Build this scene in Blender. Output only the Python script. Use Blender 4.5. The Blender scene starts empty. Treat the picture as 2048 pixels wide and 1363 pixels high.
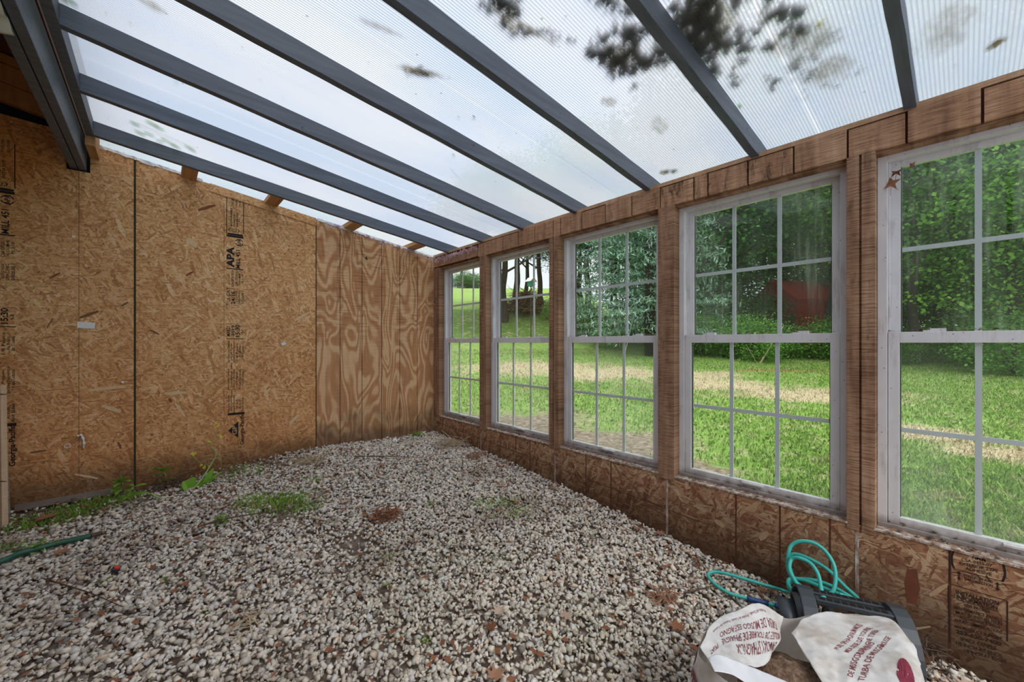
import bpy, bmesh, math, random
import numpy as np
from mathutils import Vector, Matrix, noise as mnoise

random.seed(7)
RNG = np.random.default_rng(11)
SC = bpy.context.scene
COL = SC.collection
PI = math.pi

# ------------------------------------------------------------------ survey of the room
# metres; camera stands at x=0, y=0; window wall is the plane x = W, end wall is y = D
F, CX, CY = 800.0, 1024.0, 685.0
YAW = math.radians(41.5)
SN, CS = math.sin(YAW), math.cos(YAW)
H = 1.25
W, D = 2.311, 3.93

def ray(X, Y):
    a = (X - CX) / F
    return SN + a * CS, CS - a * SN, -(Y - CY) / F
def onx(X, Y, x=W):
    d = ray(X, Y); t = x / d[0]
    return Vector((x, d[1] * t, H + d[2] * t))
def ony(X, Y, y=D):
    d = ray(X, Y); t = y / d[1]
    return Vector((d[0] * t, y, H + d[2] * t))
def at(X, Y, t):
    d = ray(X, Y)
    return Vector((d[0] * t, d[1] * t, H + d[2] * t))
RS = 0.133
def zrb(x): return 2.557 - RS * (x + 0.304)          # underside of the rafters
def zroof(x): return zrb(x) + 0.089                   # underside of the roof sheets
def onroof(X, Y):
    d = ray(X, Y)
    t = (zroof(0) - H) / (d[2] + RS * d[0])
    return Vector((d[0] * t, d[1] * t, H + d[2] * t))
def smooth(a, b, x):
    t = np.clip((x - a) / (b - a), 0, 1)
    return t * t * (3 - 2 * t)
GY = [(-3, -.05), (.18, 0.0), (.74, .04), (1.3, .09), (2.16, .17), (3.0, .225), (3.93, .255), (6, .3)]
def zdip(x, y):
    return -.055 * smooth(.7, -.1, x) * smooth(2.7, 3.85, y)
def zg(x, y):
    return float(zdip(x, y)) + float(np.interp(y, [g[0] for g in GY], [g[1] for g in GY])) + .035 * math.exp(-((x - 1.1) ** 2 + (y - 3.7) ** 2) / .35)
def zg_np(x, y):
    return zdip(x, y) + np.interp(y, [g[0] for g in GY], [g[1] for g in GY]) + .035 * np.exp(-((x - 1.1) ** 2 + (y - 3.7) ** 2) / .35)
def onground(X, Y, dz=0.0):
    d = ray(X, Y); z = .1
    for _ in range(12):
        t = (z - H) / d[2]
        z = zg(d[0] * t, d[1] * t) + dz
    return Vector((d[0] * t, d[1] * t, z))
def terrain(x, y):
    x = np.asarray(x, float); y = np.asarray(y, float)
    f = x * SN + y * CS
    l = x * CS - y * SN
    a = l / np.maximum(f, 1.0)
    base = .10 + .07 * np.clip(f - 2, -3, 13) + .03 * np.clip(f - 15, 0, 60)
    hill = 2.5 * smooth(13, 26, f) + .125 * np.clip(f - 26, 0, 60)
    k = 1 - smooth(.10, .42, a)
    return base + hill * k
def onland(X, Y):
    d = ray(X, Y)
    t = 2.0
    while t < 90:
        if H + d[2] * t < float(terrain(d[0] * t, d[1] * t)): break
        t += .05
    return Vector((d[0] * t, d[1] * t, float(terrain(d[0] * t, d[1] * t))))
def landat(X, f):
    d = ray(X, CY)
    x, y = d[0] * f, d[1] * f
    return Vector((x, y, float(terrain(x, y))))

# ------------------------------------------------------------------ small helpers
def lin(r, g, b):
    f = lambda c: (c / 255 / 12.92) if c / 255 <= .04045 else ((c / 255 + .055) / 1.055) ** 2.4
    return (f(r), f(g), f(b), 1)

def tag(o, label=None, cat=None, group=None, kind=None):
    if label: o['label'] = label
    if cat: o['category'] = cat
    if group: o['group'] = group
    if kind: o['kind'] = kind
    return o
def empty(name, loc=(0, 0, 0), parent=None):
    o = bpy.data.objects.new(name, None)
    o.empty_display_size = .05
    COL.objects.link(o); o.location = loc
    if parent: o.parent = parent
    return o

class MB:
    def __init__(s): s.v = []; s.f = []
    def add(s, vs, fs):
        b = len(s.v); s.v += [tuple(v) for v in vs]
        s.f += [tuple(i + b for i in f) for f in fs]; return s
    def box(s, lo, hi):
        (a, b, c), (d, e, f) = lo, hi
        return s.add([(a, b, c), (d, b, c), (d, e, c), (a, e, c), (a, b, f), (d, b, f), (d, e, f), (a, e, f)],
                     [(0, 3, 2, 1), (4, 5, 6, 7), (0, 1, 5, 4), (1, 2, 6, 5), (2, 3, 7, 6), (3, 0, 4, 7)])
    def hexa(s, p):
        return s.add(p, [(0, 3, 2, 1), (4, 5, 6, 7), (0, 1, 5, 4), (1, 2, 6, 5), (2, 3, 7, 6), (3, 0, 4, 7)])
    def prism(s, poly, axis, a, b):
        """poly: list of 2D points, extruded along axis from a to b"""
        n = len(poly)
        def mk(p, q):
            return (q, p[0], p[1]) if axis == 0 else ((p[0], q, p[1]) if axis == 1 else (p[0], p[1], q))
        vs = [mk(p, a) for p in poly] + [mk(p, b) for p in poly]
        fs = [tuple(range(n - 1, -1, -1)), tuple(range(n, 2 * n))] + [(i, (i + 1) % n, n + (i + 1) % n, n + i) for i in range(n)]
        return s.add(vs, fs)
    def tube(s, pts, r, seg=8, cap=True):
        pts = [Vector(p) for p in pts]
        n = len(pts)
        rr = r if hasattr(r, '__len__') else [r] * n
        up = None; rings = []
        for i, p in enumerate(pts):
            d = (pts[min(i + 1, n - 1)] - pts[max(i - 1, 0)])
            if d.length < 1e-9: d = Vector((0, 0, 1))
            d.normalize()
            if up is None:
                up = d.orthogonal().normalized()
            else:
                up = up - d * up.dot(d)
                up = up.normalized() if up.length > 1e-6 else d.orthogonal().normalized()
            w = d.cross(up)
            rings.append([p + (up * math.cos(2 * PI * k / seg) + w * math.sin(2 * PI * k / seg)) * rr[i] for k in range(seg)])
        vs = [v for ring in rings for v in ring]
        fs = [(i * seg + k, i * seg + (k + 1) % seg, (i + 1) * seg + (k + 1) % seg, (i + 1) * seg + k) for i in range(n - 1) for k in range(seg)]
        if cap:
            fs += [tuple(range(seg - 1, -1, -1)), tuple((n - 1) * seg + k for k in range(seg))]
        return s.add(vs, fs)
    def build(s, name, mat, parent=None, smooth_=False, bevel=0, loc=None):
        me = bpy.data.meshes.new(name)
        off = Vector(loc) if loc is not None else Vector((0, 0, 0))
        me.from_pydata([tuple(Vector(v) - off) for v in s.v], [], s.f)
        if mat: me.materials.append(mat)
        if smooth_: me.polygons.foreach_set('use_smooth', [True] * len(me.polygons))
        me.update()
        o = bpy.data.objects.new(name, me); COL.objects.link(o)
        if parent: o.parent = parent
        if loc is not None: o.location = off
        if bevel:
            m = o.modifiers.new('bevel', 'BEVEL'); m.width = bevel; m.segments = 2; m.limit_method = 'ANGLE'
        return o

def np_mesh(name, V, Fq, mat, parent=None, smooth_=False, k=None):
    """V n x 3, Fq m x k faces of one size"""
    me = bpy.data.meshes.new(name)
    m, kk = Fq.shape
    me.vertices.add(len(V)); me.vertices.foreach_set('co', np.ascontiguousarray(V, np.float32).ravel())
    me.loops.add(m * kk); me.loops.foreach_set('vertex_index', np.ascontiguousarray(Fq, np.int32).ravel())
    me.polygons.add(m)
    me.polygons.foreach_set('loop_start', np.arange(0, m * kk, kk, dtype=np.int32))
    if smooth_: me.polygons.foreach_set('use_smooth', np.ones(m, bool))
    me.update(calc_edges=True); me.validate()
    if mat: me.materials.append(mat)
    o = bpy.data.objects.new(name, me); COL.objects.link(o)
    if parent: o.parent = parent
    return o

def catmull(pts, n=8, closed=False):
    P = [Vector(p) for p in pts]; out = []
    N = len(P)
    for i in range(N if closed else N - 1):
        g = (lambda j: P[j % N]) if closed else (lambda j: P[max(0, min(N - 1, j))])
        a, b, c, d = g(i - 1), g(i), g(i + 1), g(i + 2)
        for k in range(n):
            t = k / n
            out.append(.5 * ((2 * b) + (c - a) * t + (2 * a - 5 * b + 4 * c - d) * t * t + (3 * b - a - 3 * c + d) * t ** 3))
    if not closed: out.append(P[-1].copy())
    return out

# ------------------------------------------------------------------ node helpers
class NT:
    def __init__(s, name):
        s.m = bpy.data.materials.new(name); s.m.use_nodes = True
        s.t = s.m.node_tree; s.t.nodes.clear()
        s.out = s.t.nodes.new('ShaderNodeOutputMaterial')
    def n(s, typ, **kw):
        nd = s.t.nodes.new(typ)
        for k, v in kw.items(): setattr(nd, k, v)
        return nd
    def put(s, sock, v):
        if hasattr(v, 'default_value') or hasattr(v, 'links'): s.t.links.new(v, sock)
        elif v is not None:
            try: sock.default_value = v
            except Exception:
                sock.default_value = tuple(v)[:3]
    def pos(s): return s.n('ShaderNodeNewGeometry').outputs['Position']
    def obj(s): return s.n('ShaderNodeTexCoord').outputs['Object']
    def math(s, op, a, b=None, c=None, clamp=False):
        nd = s.n('ShaderNodeMath', operation=op, use_clamp=clamp)
        s.put(nd.inputs[0], a)
        if b is not None: s.put(nd.inputs[1], b)
        if c is not None: s.put(nd.inputs[2], c)
        return nd.outputs[0]
    def xyz(s, v):
        nd = s.n('ShaderNodeSeparateXYZ'); s.put(nd.inputs[0], v); return nd.outputs
    def comb(s, x=0.0, y=0.0, z=0.0):
        nd = s.n('ShaderNodeCombineXYZ'); s.put(nd.inputs[0], x); s.put(nd.inputs[1], y); s.put(nd.inputs[2], z); return nd.outputs[0]
    def mapping(s, v, loc=(0, 0, 0), rot=(0, 0, 0), scale=(1, 1, 1)):
        nd = s.n('ShaderNodeMapping'); s.put(nd.inputs[0], v)
        nd.inputs[1].default_value = loc; nd.inputs[2].default_value = rot; nd.inputs[3].default_value = scale
        return nd.outputs[0]
    def noise(s, v, scale=5.0, detail=2.0, rough=.5, dist=0.0, dims='3D', col=False):
        nd = s.n('ShaderNodeTexNoise', noise_dimensions=dims); s.put(nd.inputs['Vector'], v)
        s.put(nd.inputs['Scale'], scale); nd.inputs['Detail'].default_value = detail
        nd.inputs['Roughness'].default_value = rough; nd.inputs['Distortion'].default_value = dist
        return nd.outputs['Color' if col else 'Fac']
    def voro(s, v, scale=5.0, feature='F1', dims='3D', out='Color', rnd=1.0):
        nd = s.n('ShaderNodeTexVoronoi', voronoi_dimensions=dims, feature=feature); s.put(nd.inputs['Vector'], v)
        nd.inputs['Scale'].default_value = scale; nd.inputs['Randomness'].default_value = rnd
        return nd.outputs[out]
    def ramp(s, fac, stops, mode='LINEAR'):
        nd = s.n('ShaderNodeValToRGB'); s.put(nd.inputs[0], fac)
        cr = nd.color_ramp; cr.interpolation = mode
        while len(cr.elements) > 1: cr.elements.remove(cr.elements[0])
        cr.elements[0].position = stops[0][0]; cr.elements[0].color = stops[0][1]
        for p, c in stops[1:]:
            e = cr.elements.new(p); e.color = c
        return nd.outputs[0]
    def step(s, v, a, b, lo=0.0, hi=1.0):
        nd = s.n('ShaderNodeMapRange', interpolation_type='SMOOTHSTEP'); s.put(nd.inputs[0], v)
        s.put(nd.inputs[1], a); s.put(nd.inputs[2], b); s.put(nd.inputs[3], lo); s.put(nd.inputs[4], hi); return nd.outputs[0]
    def mix(s, fac, a, b, blend='MIX'):
        nd = s.n('ShaderNodeMix', data_type='RGBA', blend_type=blend)
        s.put(nd.inputs[0], fac); s.put(nd.inputs[6], a); s.put(nd.inputs[7], b); return nd.outputs[2]
    def bump(s, h, strength=.3, dist=.01):
        nd = s.n('ShaderNodeBump'); nd.inputs['Strength'].default_value = strength; nd.inputs['Distance'].default_value = dist
        s.put(nd.inputs['Height'], h); return nd.outputs[0]
    def bsdf(s, col, rough=.7, bump=None, metal=0.0, spec=.3):
        nd = s.n('ShaderNodeBsdfPrincipled'); s.put(nd.inputs['Base Color'], col); s.put(nd.inputs['Roughness'], rough)
        nd.inputs['Metallic'].default_value = metal; nd.inputs['Specular IOR Level'].default_value = spec
        if bump is not None: s.t.links.new(bump, nd.inputs['Normal'])
        return nd.outputs[0]
    def mixsh(s, fac, a, b):
        nd = s.n('ShaderNodeMixShader'); s.put(nd.inputs[0], fac); s.t.links.new(a, nd.inputs[1]); s.t.links.new(b, nd.inputs[2]); return nd.outputs[0]
    def done(s, sh):
        s.t.links.new(sh, s.out.inputs[0]); return s.m
    def schlick(s, f0):
        lw = s.n('ShaderNodeLayerWeight'); lw.inputs[0].default_value = .5
        return s.math('MULTIPLY_ADD', s.math('POWER', lw.outputs['Facing'], 5.0), 1 - f0, f0)
    def isl(s): return s.n('ShaderNodeNewGeometry').outputs['Random Per Island']

def plain(name, col, rough=.6, metal=0, spec=.3, var=.12, scale=20, bump=0):
    m = NT(name); p = m.obj()
    nz = m.noise(p, scale, 3)
    c = m.mix(m.math('MULTIPLY', nz, var * 2), col, tuple(x * .5 for x in col[:3]) + (1,))
    return m.done(m.bsdf(c, rough, m.bump(nz, bump) if bump else None, metal, spec))

# ------------------------------------------------------------------ wood materials
def osb_mat(name, plane, cols, dark=1.0, damp=None, size=1.0, seed=0.0):
    """strand board: layers of long flakes lying in different directions"""
    m = NT(name); q = m.xyz(m.pos())
    a = q[0] if plane == 'xz' else q[1]
    z = q[2]
    base2 = m.comb(a, z, 0.0)
    wob = m.noise(base2, 9.0, 2, col=True)
    wv = m.n('ShaderNodeVectorMath', operation='MULTIPLY_ADD'); m.put(wv.inputs[0], wob)
    wv.inputs[1].default_value = (.035 * size, .035 * size, 0); m.t.links.new(base2, wv.inputs[2])
    P2 = wv.outputs[0]
    col = None; hgt = None
    layers = [(.25, .075, .014, 0.0), (1.35, .07, .012, .5), (-.55, .085, .013, .667), (2.25, .06, .010, .75), (.8, .10, .017, .80),
              (-1.15, .05, .009, .833), (1.85, .12, .021, .880), (.05, .05, .006, .82)]
    for i, (th, L, Wd, thr) in enumerate(layers):
        L *= size; Wd *= size
        mp = m.n('ShaderNodeMapping', vector_type='TEXTURE'); m.t.links.new(P2, mp.inputs[0])
        mp.inputs[1].default_value = (i * 1.37 + seed, i * .77, 0); mp.inputs[2].default_value = (0, 0, th); mp.inputs[3].default_value = (L, Wd, 1)
        v = m.n('ShaderNodeTexVoronoi', voronoi_dimensions='2D'); m.t.links.new(mp.outputs[0], v.inputs['Vector'])
        v.inputs['Scale'].default_value = 1.0
        rgb = m.n('ShaderNodeSeparateColor'); m.t.links.new(v.outputs['Color'], rgb.inputs[0])
        g = m.noise(m.mapping(mp.outputs[0], scale=(1.2, 7, 1)), 1.0, 2, dims='2D')
        tone = m.math('ADD', m.math('MULTIPLY', rgb.outputs[0], .72), m.math('MULTIPLY', g, .36))
        cc = m.ramp(tone, cols)
        if col is None: col = cc; hgt = tone
        else:
            mask = m.math('GREATER_THAN', rgb.outputs[1], thr)
            col = m.mix(mask, col, cc)
            hh = m.n('ShaderNodeMix', data_type='FLOAT'); m.put(hh.inputs[0], mask); m.put(hh.inputs[2], hgt); m.put(hh.inputs[3], tone); hgt = hh.outputs[0]
    # thin dark splits
    for th, sd in ((.9, 3.0), (-.35, 7.0)):
        mp = m.n('ShaderNodeMapping', vector_type='TEXTURE'); m.t.links.new(P2, mp.inputs[0])
        mp.inputs[1].default_value = (sd, sd, 0); mp.inputs[2].default_value = (0, 0, th); mp.inputs[3].default_value = (.035 * size, .004 * size, 1)
        nz = m.noise(mp.outputs[0], 1.0, 2, dims='2D')
        col = m.mix(m.step(nz, .66, .74), col, (.09 * dark, .035 * dark, .012 * dark, 1))
    big = m.noise(base2, 1.6, 3, dims='2D')
    col = m.mix(m.step(big, .3, .75, .0, .28), col, m.mix(1.0, col, (.76, .64, .56, 1), 'MULTIPLY'))
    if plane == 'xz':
        # the foot of the sheets has aged redder; shade beyond the beam is mixed in as dark orange
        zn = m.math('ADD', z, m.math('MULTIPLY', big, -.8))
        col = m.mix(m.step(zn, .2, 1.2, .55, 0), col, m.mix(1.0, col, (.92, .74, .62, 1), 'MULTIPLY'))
        corner_shade = m.math('MULTIPLY', m.step(m.math('ADD', a, m.math('MULTIPLY', big, .35)), -.10, -.42), m.step(zn, 1.35, 2.0))
        col = m.mix(m.math('MULTIPLY', corner_shade, .95), col, m.mix(1.0, col, (.80, .52, .28, 1), 'MULTIPLY'))
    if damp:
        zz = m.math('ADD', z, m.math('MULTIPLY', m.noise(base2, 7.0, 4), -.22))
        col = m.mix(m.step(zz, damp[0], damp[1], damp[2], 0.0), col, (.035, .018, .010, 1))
    if dark != 1.0: col = m.mix(1.0, col, (dark, dark, dark, 1), 'MULTIPLY')
    return m.done(m.bsdf(col, .72, m.bump(hgt, .35, .004), spec=.22))

OSB_COLS = [(0.0, (.20, .075, .028, 1)), (.18, (.47, .222, .088, 1)), (.5, (.68, .365, .155, 1)), (.80, (.79, .475, .232, 1)), (1.0, (.90, .68, .43, 1))]
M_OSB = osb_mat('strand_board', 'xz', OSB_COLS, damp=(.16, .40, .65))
KNEE_COLS = [(0.0, (.11, .042, .024, 1)), (.22, (.28, .120, .064, 1)), (.5, (.43, .225, .125, 1)), (.75, (.54, .335, .19, 1)), (1.0, (.72, .53, .35, 1))]
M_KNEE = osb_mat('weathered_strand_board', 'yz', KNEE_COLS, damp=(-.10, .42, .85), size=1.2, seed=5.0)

def plywood_mat():
    m = NT('grooved_plywood'); q = m.xyz(m.pos())
    v = m.comb(q[0], q[2], 0.0)
    warp = m.noise(m.mapping(v, scale=(2.6, 1.1, 1)), 1.0, 2, dims='2D')
    n1 = m.noise(m.mapping(v, scale=(5.6, 1.8, 1)), 1.0, 1.2, .4, .6, dims='2D')
    band = m.math('ADD', m.math('MULTIPLY', n1, 6.0), m.math('MULTIPLY', warp, 3.0))
    sn = m.math('SINE', m.math('MULTIPLY', band, 6.283))
    saw = m.math('FRACT', band)
    c = m.ramp(m.math('MULTIPLY_ADD', sn, .5, .5), [(0, (.50, .25, .115, 1)), (.42, (.58, .305, .145, 1)), (.62, (.70, .425, .23, 1)), (1, (.74, .475, .265, 1))])
    fine = m.noise(m.mapping(v, scale=(170, 5, 1)), 1.0, 2, dims='2D')
    c = m.mix(m.step(fine, .35, .8, 0, .35), c, m.mix(1.0, c, (.6, .48, .38, 1), 'MULTIPLY'))
    # rough saw marks running across
    sm = m.noise(m.mapping(v, scale=(5, 170, 1)), 1.0, 2, dims='2D')
    upper = m.step(q[2], 1.1, 1.5, .2, .75)
    c = m.mix(m.math('MULTIPLY', m.step(sm, .5, .68), upper), c, m.mix(1.0, c, (.55, .42, .33, 1), 'MULTIPLY'))
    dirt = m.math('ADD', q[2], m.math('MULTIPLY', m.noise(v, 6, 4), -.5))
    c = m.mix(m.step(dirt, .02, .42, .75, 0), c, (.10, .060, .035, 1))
    return m.done(m.bsdf(c, .75, m.bump(sm, .25, .003), spec=.2))
M_PLY = plywood_mat()

def sawn_mat(name, c0, c1, c2, axis, stain=.55, marks=.75, streaks=False):
    """rough-sawn timber; saw marks lie across the upright grain"""
    m = NT(name); q = m.xyz(m.pos())
    v = m.comb(q[1] if axis == 'y' else q[0], q[2], 0.0)
    g = m.noise(m.mapping(v, scale=(34, 3.2, 1)), 1.0, 3, dims='2D')
    big = m.noise(m.mapping(v, scale=(9, 2.2, 1)), 1.0, 4, dims='2D')
    c = m.ramp(m.math('ADD', m.math('MULTIPLY', g, .5), m.math('MULTIPLY', big, .5)), [(.25, c0), (.5, c1), (.75, c2)])
    sm = m.noise(m.mapping(v, scale=(9, 210, 1)), 1.0, 2, .6, dims='2D')
    c = m.mix(m.step(sm, .48, .62, 0, marks), c, m.mix(1.0, c, (.42, .34, .28, 1), 'MULTIPLY'))
    st = m.noise(m.mapping(v, scale=(16, 5, 1)), 1.0, 5, .7, dims='2D')
    c = m.mix(m.step(st, .58, .74, 0, stain), c, (.045, .026, .018, 1))
    if streaks:
        # run-off stains from the roof, darkest on the boards under the leaf drift
        z2 = m.noise(m.mapping(v, scale=(30, 7, 1), loc=(2, 5, 0)), 1.0, 5, .7, .5, dims='2D')
        zone = m.math('MULTIPLY', m.step(q[1], .42, .62), m.step(q[1], 1.45, 1.15))
        c = m.mix(m.math('MULTIPLY', m.step(z2, .47, .72), m.math('MULTIPLY', zone, .8)), c, (.035, .024, .018, 1))
    return m.done(m.bsdf(c, .8, m.bump(sm, .5, .004), spec=.15))
M_POST = sawn_mat('rough_sawn_post', (.19, .102, .062, 1), (.36, .205, .124, 1), (.51, .32, .205, 1), 'y', .45, .7)
M_HEAD = sawn_mat('rough_sawn_header', (.27, .145, .085, 1), (.48, .27, .155, 1), (.66, .42, .26, 1), 'y', .45, .55, True)
M_BLOCK = sawn_mat('new_framing_lumber', (.45, .22, .10, 1), (.60, .34, .17, 1), (.70, .44, .25, 1), 'x', .15, .25)
M_PLATE = sawn_mat('pale_top_plate', (.42, .24, .13, 1), (.56, .34, .20, 1), (.66, .44, .28, 1), 'y', .12, .3)
M_FASCIA = sawn_mat('warm_header_board', (.34, .115, .028, 1), (.46, .175, .046, 1), (.56, .24, .07, 1), 'x', .25, .2)
M_GROOVE = plain('groove_shadow_wood', (.10, .035, .018, 1), .85)
M_STAKE = sawn_mat('pale_stake', (.50, .33, .20, 1), (.62, .43, .28, 1), (.70, .52, .36, 1), 'x', .1, .2)

def paint_mat():
    m = NT('slate_paint'); p = m.pos()
    g = m.noise(m.mapping(p, scale=(3, 40, 40)), 1.0, 4)
    c = m.ramp(g, [(.3, (.092, .106, .134, 1)), (.55, (.118, .136, .172, 1)), (.8, (.148, .166, .202, 1))])
    k = m.voro(p, 7.0, out='Distance')
    c = m.mix(m.step(k, .03, .055, .7, 0), c, (.03, .03, .035, 1))
    return m.done(m.bsdf(c, .55, m.bump(g, .25, .003), spec=.35))
M_PAINT = paint_mat()

# ------------------------------------------------------------------ vinyl, glass, roof sheet
def vinyl_mat():
    m = NT('white_vinyl'); p = m.pos(); q = m.xyz(p)
    c = m.mix(m.noise(p, 14, 4), (.80, .79, .80, 1), (.66, .645, .65, 1))
    p3 = m.mapping(p, scale=(1, 1, 1), rot=(.5, .7, .3))
    sp = m.voro(p3, 52.0, out='Distance')
    rgb = m.voro(p3, 52.0, out='Color'); r = m.n('ShaderNodeSeparateColor'); m.t.links.new(rgb, r.inputs[0])
    spot = m.math('MULTIPLY', m.step(sp, .07, .15, 1, 0), m.math('GREATER_THAN', r.outputs[0], .80))
    c = m.mix(m.math('MULTIPLY', spot, .85), c, (.035, .026, .02, 1))
    low = m.math('ADD', q[2], m.math('MULTIPLY', m.noise(p, 22, 4), -.06))
    c = m.mix(m.step(low, .43, .485, .8, 0), c, (.18, .135, .105, 1))
    grime = m.noise(m.mapping(p, scale=(20, 20, 4)), 1.0, 5, .7)
    c = m.mix(m.step(grime, .50, .74, 0, .6), c, (.34, .29, .26, 1))
    return m.done(m.bsdf(c, .45, None, spec=.4))
M_VINYL = vinyl_mat()
M_GRILLE = plain('white_grille_bar', (.80, .82, .86, 1), .4, var=.03)
M_SPACER = plain('dark_spacer', (.06, .075, .07, 1), .5)

def glass_mat(name, film, streak, refl=1.0):
    m = NT(name); p = m.pos(); q = m.xyz(p)
    tr = m.n('ShaderNodeBsdfTransparent'); tr.inputs[0].default_value = (.955, .975, .962, 1)
    gl = m.n('ShaderNodeBsdfGlossy'); gl.inputs['Roughness'].default_value = .012
    gl.inputs['Color'].default_value = (.95, 1, .97, 1)
    fr = m.schlick(.04)
    df = m.n('ShaderNodeBsdfDiffuse'); df.inputs[0].default_value = (.72, .80, .74, 1)
    tl = m.n('ShaderNodeBsdfTranslucent'); tl.inputs[0].default_value = (.78, .86, .78, 1)
    hz = m.mixsh(.6, df.outputs[0], tl.outputs[0])
    n1 = m.noise(m.mapping(p, scale=(1, 2.2, 1.4)), 1.0, 3)
    st = m.noise(m.mapping(p, scale=(1, 46, 2.6)), 1.0, 3, .6)
    amt = m.math('MULTIPLY', m.step(n1, .32, .66, .25, 1.0), film)
    amt = m.math('ADD', amt, m.math('MULTIPLY', m.math('MULTIPLY', m.step(st, .50, .68), m.step(n1, .35, .6)), streak))
    run = m.math('MULTIPLY', m.step(st, .40, .32), m.step(n1, .42, .6))
    amt = m.math('MULTIPLY', amt, m.math('SUBTRACT', 1.0, m.math('MULTIPLY', run, .8)), clamp=True)
    body = m.mixsh(amt, tr.outputs[0], hz)
    f2 = m.math('MULTIPLY', fr, refl * .9)
    return m.done(m.mixsh(f2, body, gl.outputs[0]))
M_GLASS_UP = glass_mat('streaked_window_glass', .075, .09)
M_GLASS_LOW = glass_mat('filmy_window_glass', .12, .02)
M_GLASS_CLR = glass_mat('clear_window_glass', .015, .02)

def roof_mat(stains):
    m = NT('twin_wall_sheet'); p = m.pos(); q = m.xyz(p)
    ph = m.math('FRACT', m.math('DIVIDE', m.math('ADD', q[1], m.math('MULTIPLY', m.noise(p, .8, 1), .01)), .0125))
    web = m.step(m.math('ABSOLUTE', m.math('SUBTRACT', ph, .5)), .12, .30, 1, 0)
    big = m.noise(m.mapping(p, scale=(.9, 1.5, 1)), 1.0, 3)
    colr = m.mix(m.step(big, .35, .7), (.81, .825, .855, 1), (.70, .755, .84, 1))
    streak = m.noise(m.mapping(p, scale=(1.1, 26, 1)), 1.0, 3)
    colr = m.mix(m.step(streak, .5, .8, 0, .22), colr, (.74, .72, .70, 1))
    colr = m.mix(m.math('MULTIPLY', web, .72), colr, (.40, .43, .47, 1))
    # grime left by leaf litter: blotches with their own shapes
    nz = m.noise(m.mapping(p, scale=(9, 14, 1)), 1.0, 5, .75)
    nz2 = m.noise(m.mapping(p, scale=(30, 60, 1)), 1.0, 4, .7)
    tot = None
    for (x, y, rx, ry, rot, amt) in stains:
        mp = m.n('ShaderNodeMapping', vector_type='TEXTURE'); m.t.links.new(m.comb(q[0], q[1], 0.0), mp.inputs[0])
        mp.inputs[1].default_value = (x, y, 0); mp.inputs[2].default_value = (0, 0, rot); mp.inputs[3].default_value = (rx, ry, 1)
        ln = m.n('ShaderNodeVectorMath', operation='LENGTH'); m.t.links.new(mp.outputs[0], ln.inputs[0])
        e = m.math('ADD', m.math('MULTIPLY', m.step(ln.outputs['Value'], 0.1, 1.1, 1, 0), 1.0), m.math('MULTIPLY', m.math('SUBTRACT', nz, .62), 1.6))
        k = m.math('MULTIPLY', m.step(e, .35, .85), amt)
        tot = k if tot is None else m.math('MAXIMUM', tot, k)
    tot = m.math('MULTIPLY', tot, m.step(nz2, .38, .60, .35, 1.0), clamp=True)
    fleck = m.voro(p, 9.0, out='Distance')
    fk = m.step(fleck, .035, .06, .55, 0)
    colr = m.mix(m.math('MAXIMUM', tot, fk), colr, (.20, .17, .09, 1))
    tl = m.n('ShaderNodeBsdfTranslucent'); m.t.links.new(colr, tl.inputs[0])
    tr = m.n('ShaderNodeBsdfTransparent'); m.t.links.new(colr, tr.inputs[0])
    df = m.n('ShaderNodeBsdfDiffuse'); m.t.links.new(colr, df.inputs[0])
    fac = m.math('ADD', .36, m.math('MULTIPLY', web, .25), clamp=True)
    body = m.mixsh(fac, tr.outputs[0], m.mixsh(.15, tl.outputs[0], df.outputs[0]))
    gl = m.n('ShaderNodeBsdfGlossy'); gl.inputs['Roughness'].default_value = .15
    return m.done(m.mixsh(m.math('MULTIPLY', m.schlick(.04), .5), body, gl.outputs[0]))

# ------------------------------------------------------------------ loose stuff materials
def stone_mat():
    m = NT('crushed_stone'); r = m.isl(); p = m.pos()
    c = m.ramp(r, [(0, (.20, .18, .165, 1)), (.10, (.42, .39, .345, 1)), (.3, (.62, .585, .53, 1)), (.5, (.74, .695, .63, 1)), (.62, (.78, .715, .62, 1)),
                   (.74, (.62, .625, .645, 1)), (.86, (.83, .80, .755, 1)), (.95, (.62, .49, .37, 1)), (1, (.88, .86, .83, 1))])
    nz = m.noise(p, 90, 3)
    c = m.mix(1.0, c, (1.0, .958, .905, 1), 'MULTIPLY')
    c = m.mix(m.step(nz, .35, .75, 0, .5), c, m.mix(1.0, c, (.62, .57, .50, 1), 'MULTIPLY'))
    q = m.xyz(p)
    moss = m.noise(m.mapping(p, scale=(1.6, 1.6, 1)), 1.0, 3)
    d1 = m.n('ShaderNodeVectorMath', operation='DISTANCE'); m.put(d1.inputs[0], m.comb(q[0], q[1], 0.0)); d1.inputs[1].default_value = (1.25, 1.45, 0)
    k = m.math('MULTIPLY', m.step(d1.outputs['Value'], .15, 1.1, 1, 0), m.step(moss, .40, .68))
    c = m.mix(m.math('MULTIPLY', k, .24), c, (.20, .24, .11, 1))
    soil = m.noise(m.mapping(p, scale=(1.3, 2.3, 1), loc=(3, 1, 0)), 1.0, 4)
    c = m.mix(m.step(soil, .54, .72, 0, .45), c, (.21, .135, .085, 1))
    return m.done(m.bsdf(c, .85, None, spec=.2))
M_STONE = stone_mat()
def soil_mat():
    m = NT('soil_under_gravel'); p = m.pos()
    c = m.ramp(m.noise(p, 24, 5, .7), [(.3, (.07, .048, .035, 1)), (.5, (.18, .13, .098, 1)), (.7, (.38, .31, .25, 1))])
    return m.done(m.bsdf(c, .95, m.bump(m.noise(p, 60, 4), .6, .01), spec=.1))
M_SOIL = soil_mat()

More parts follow.
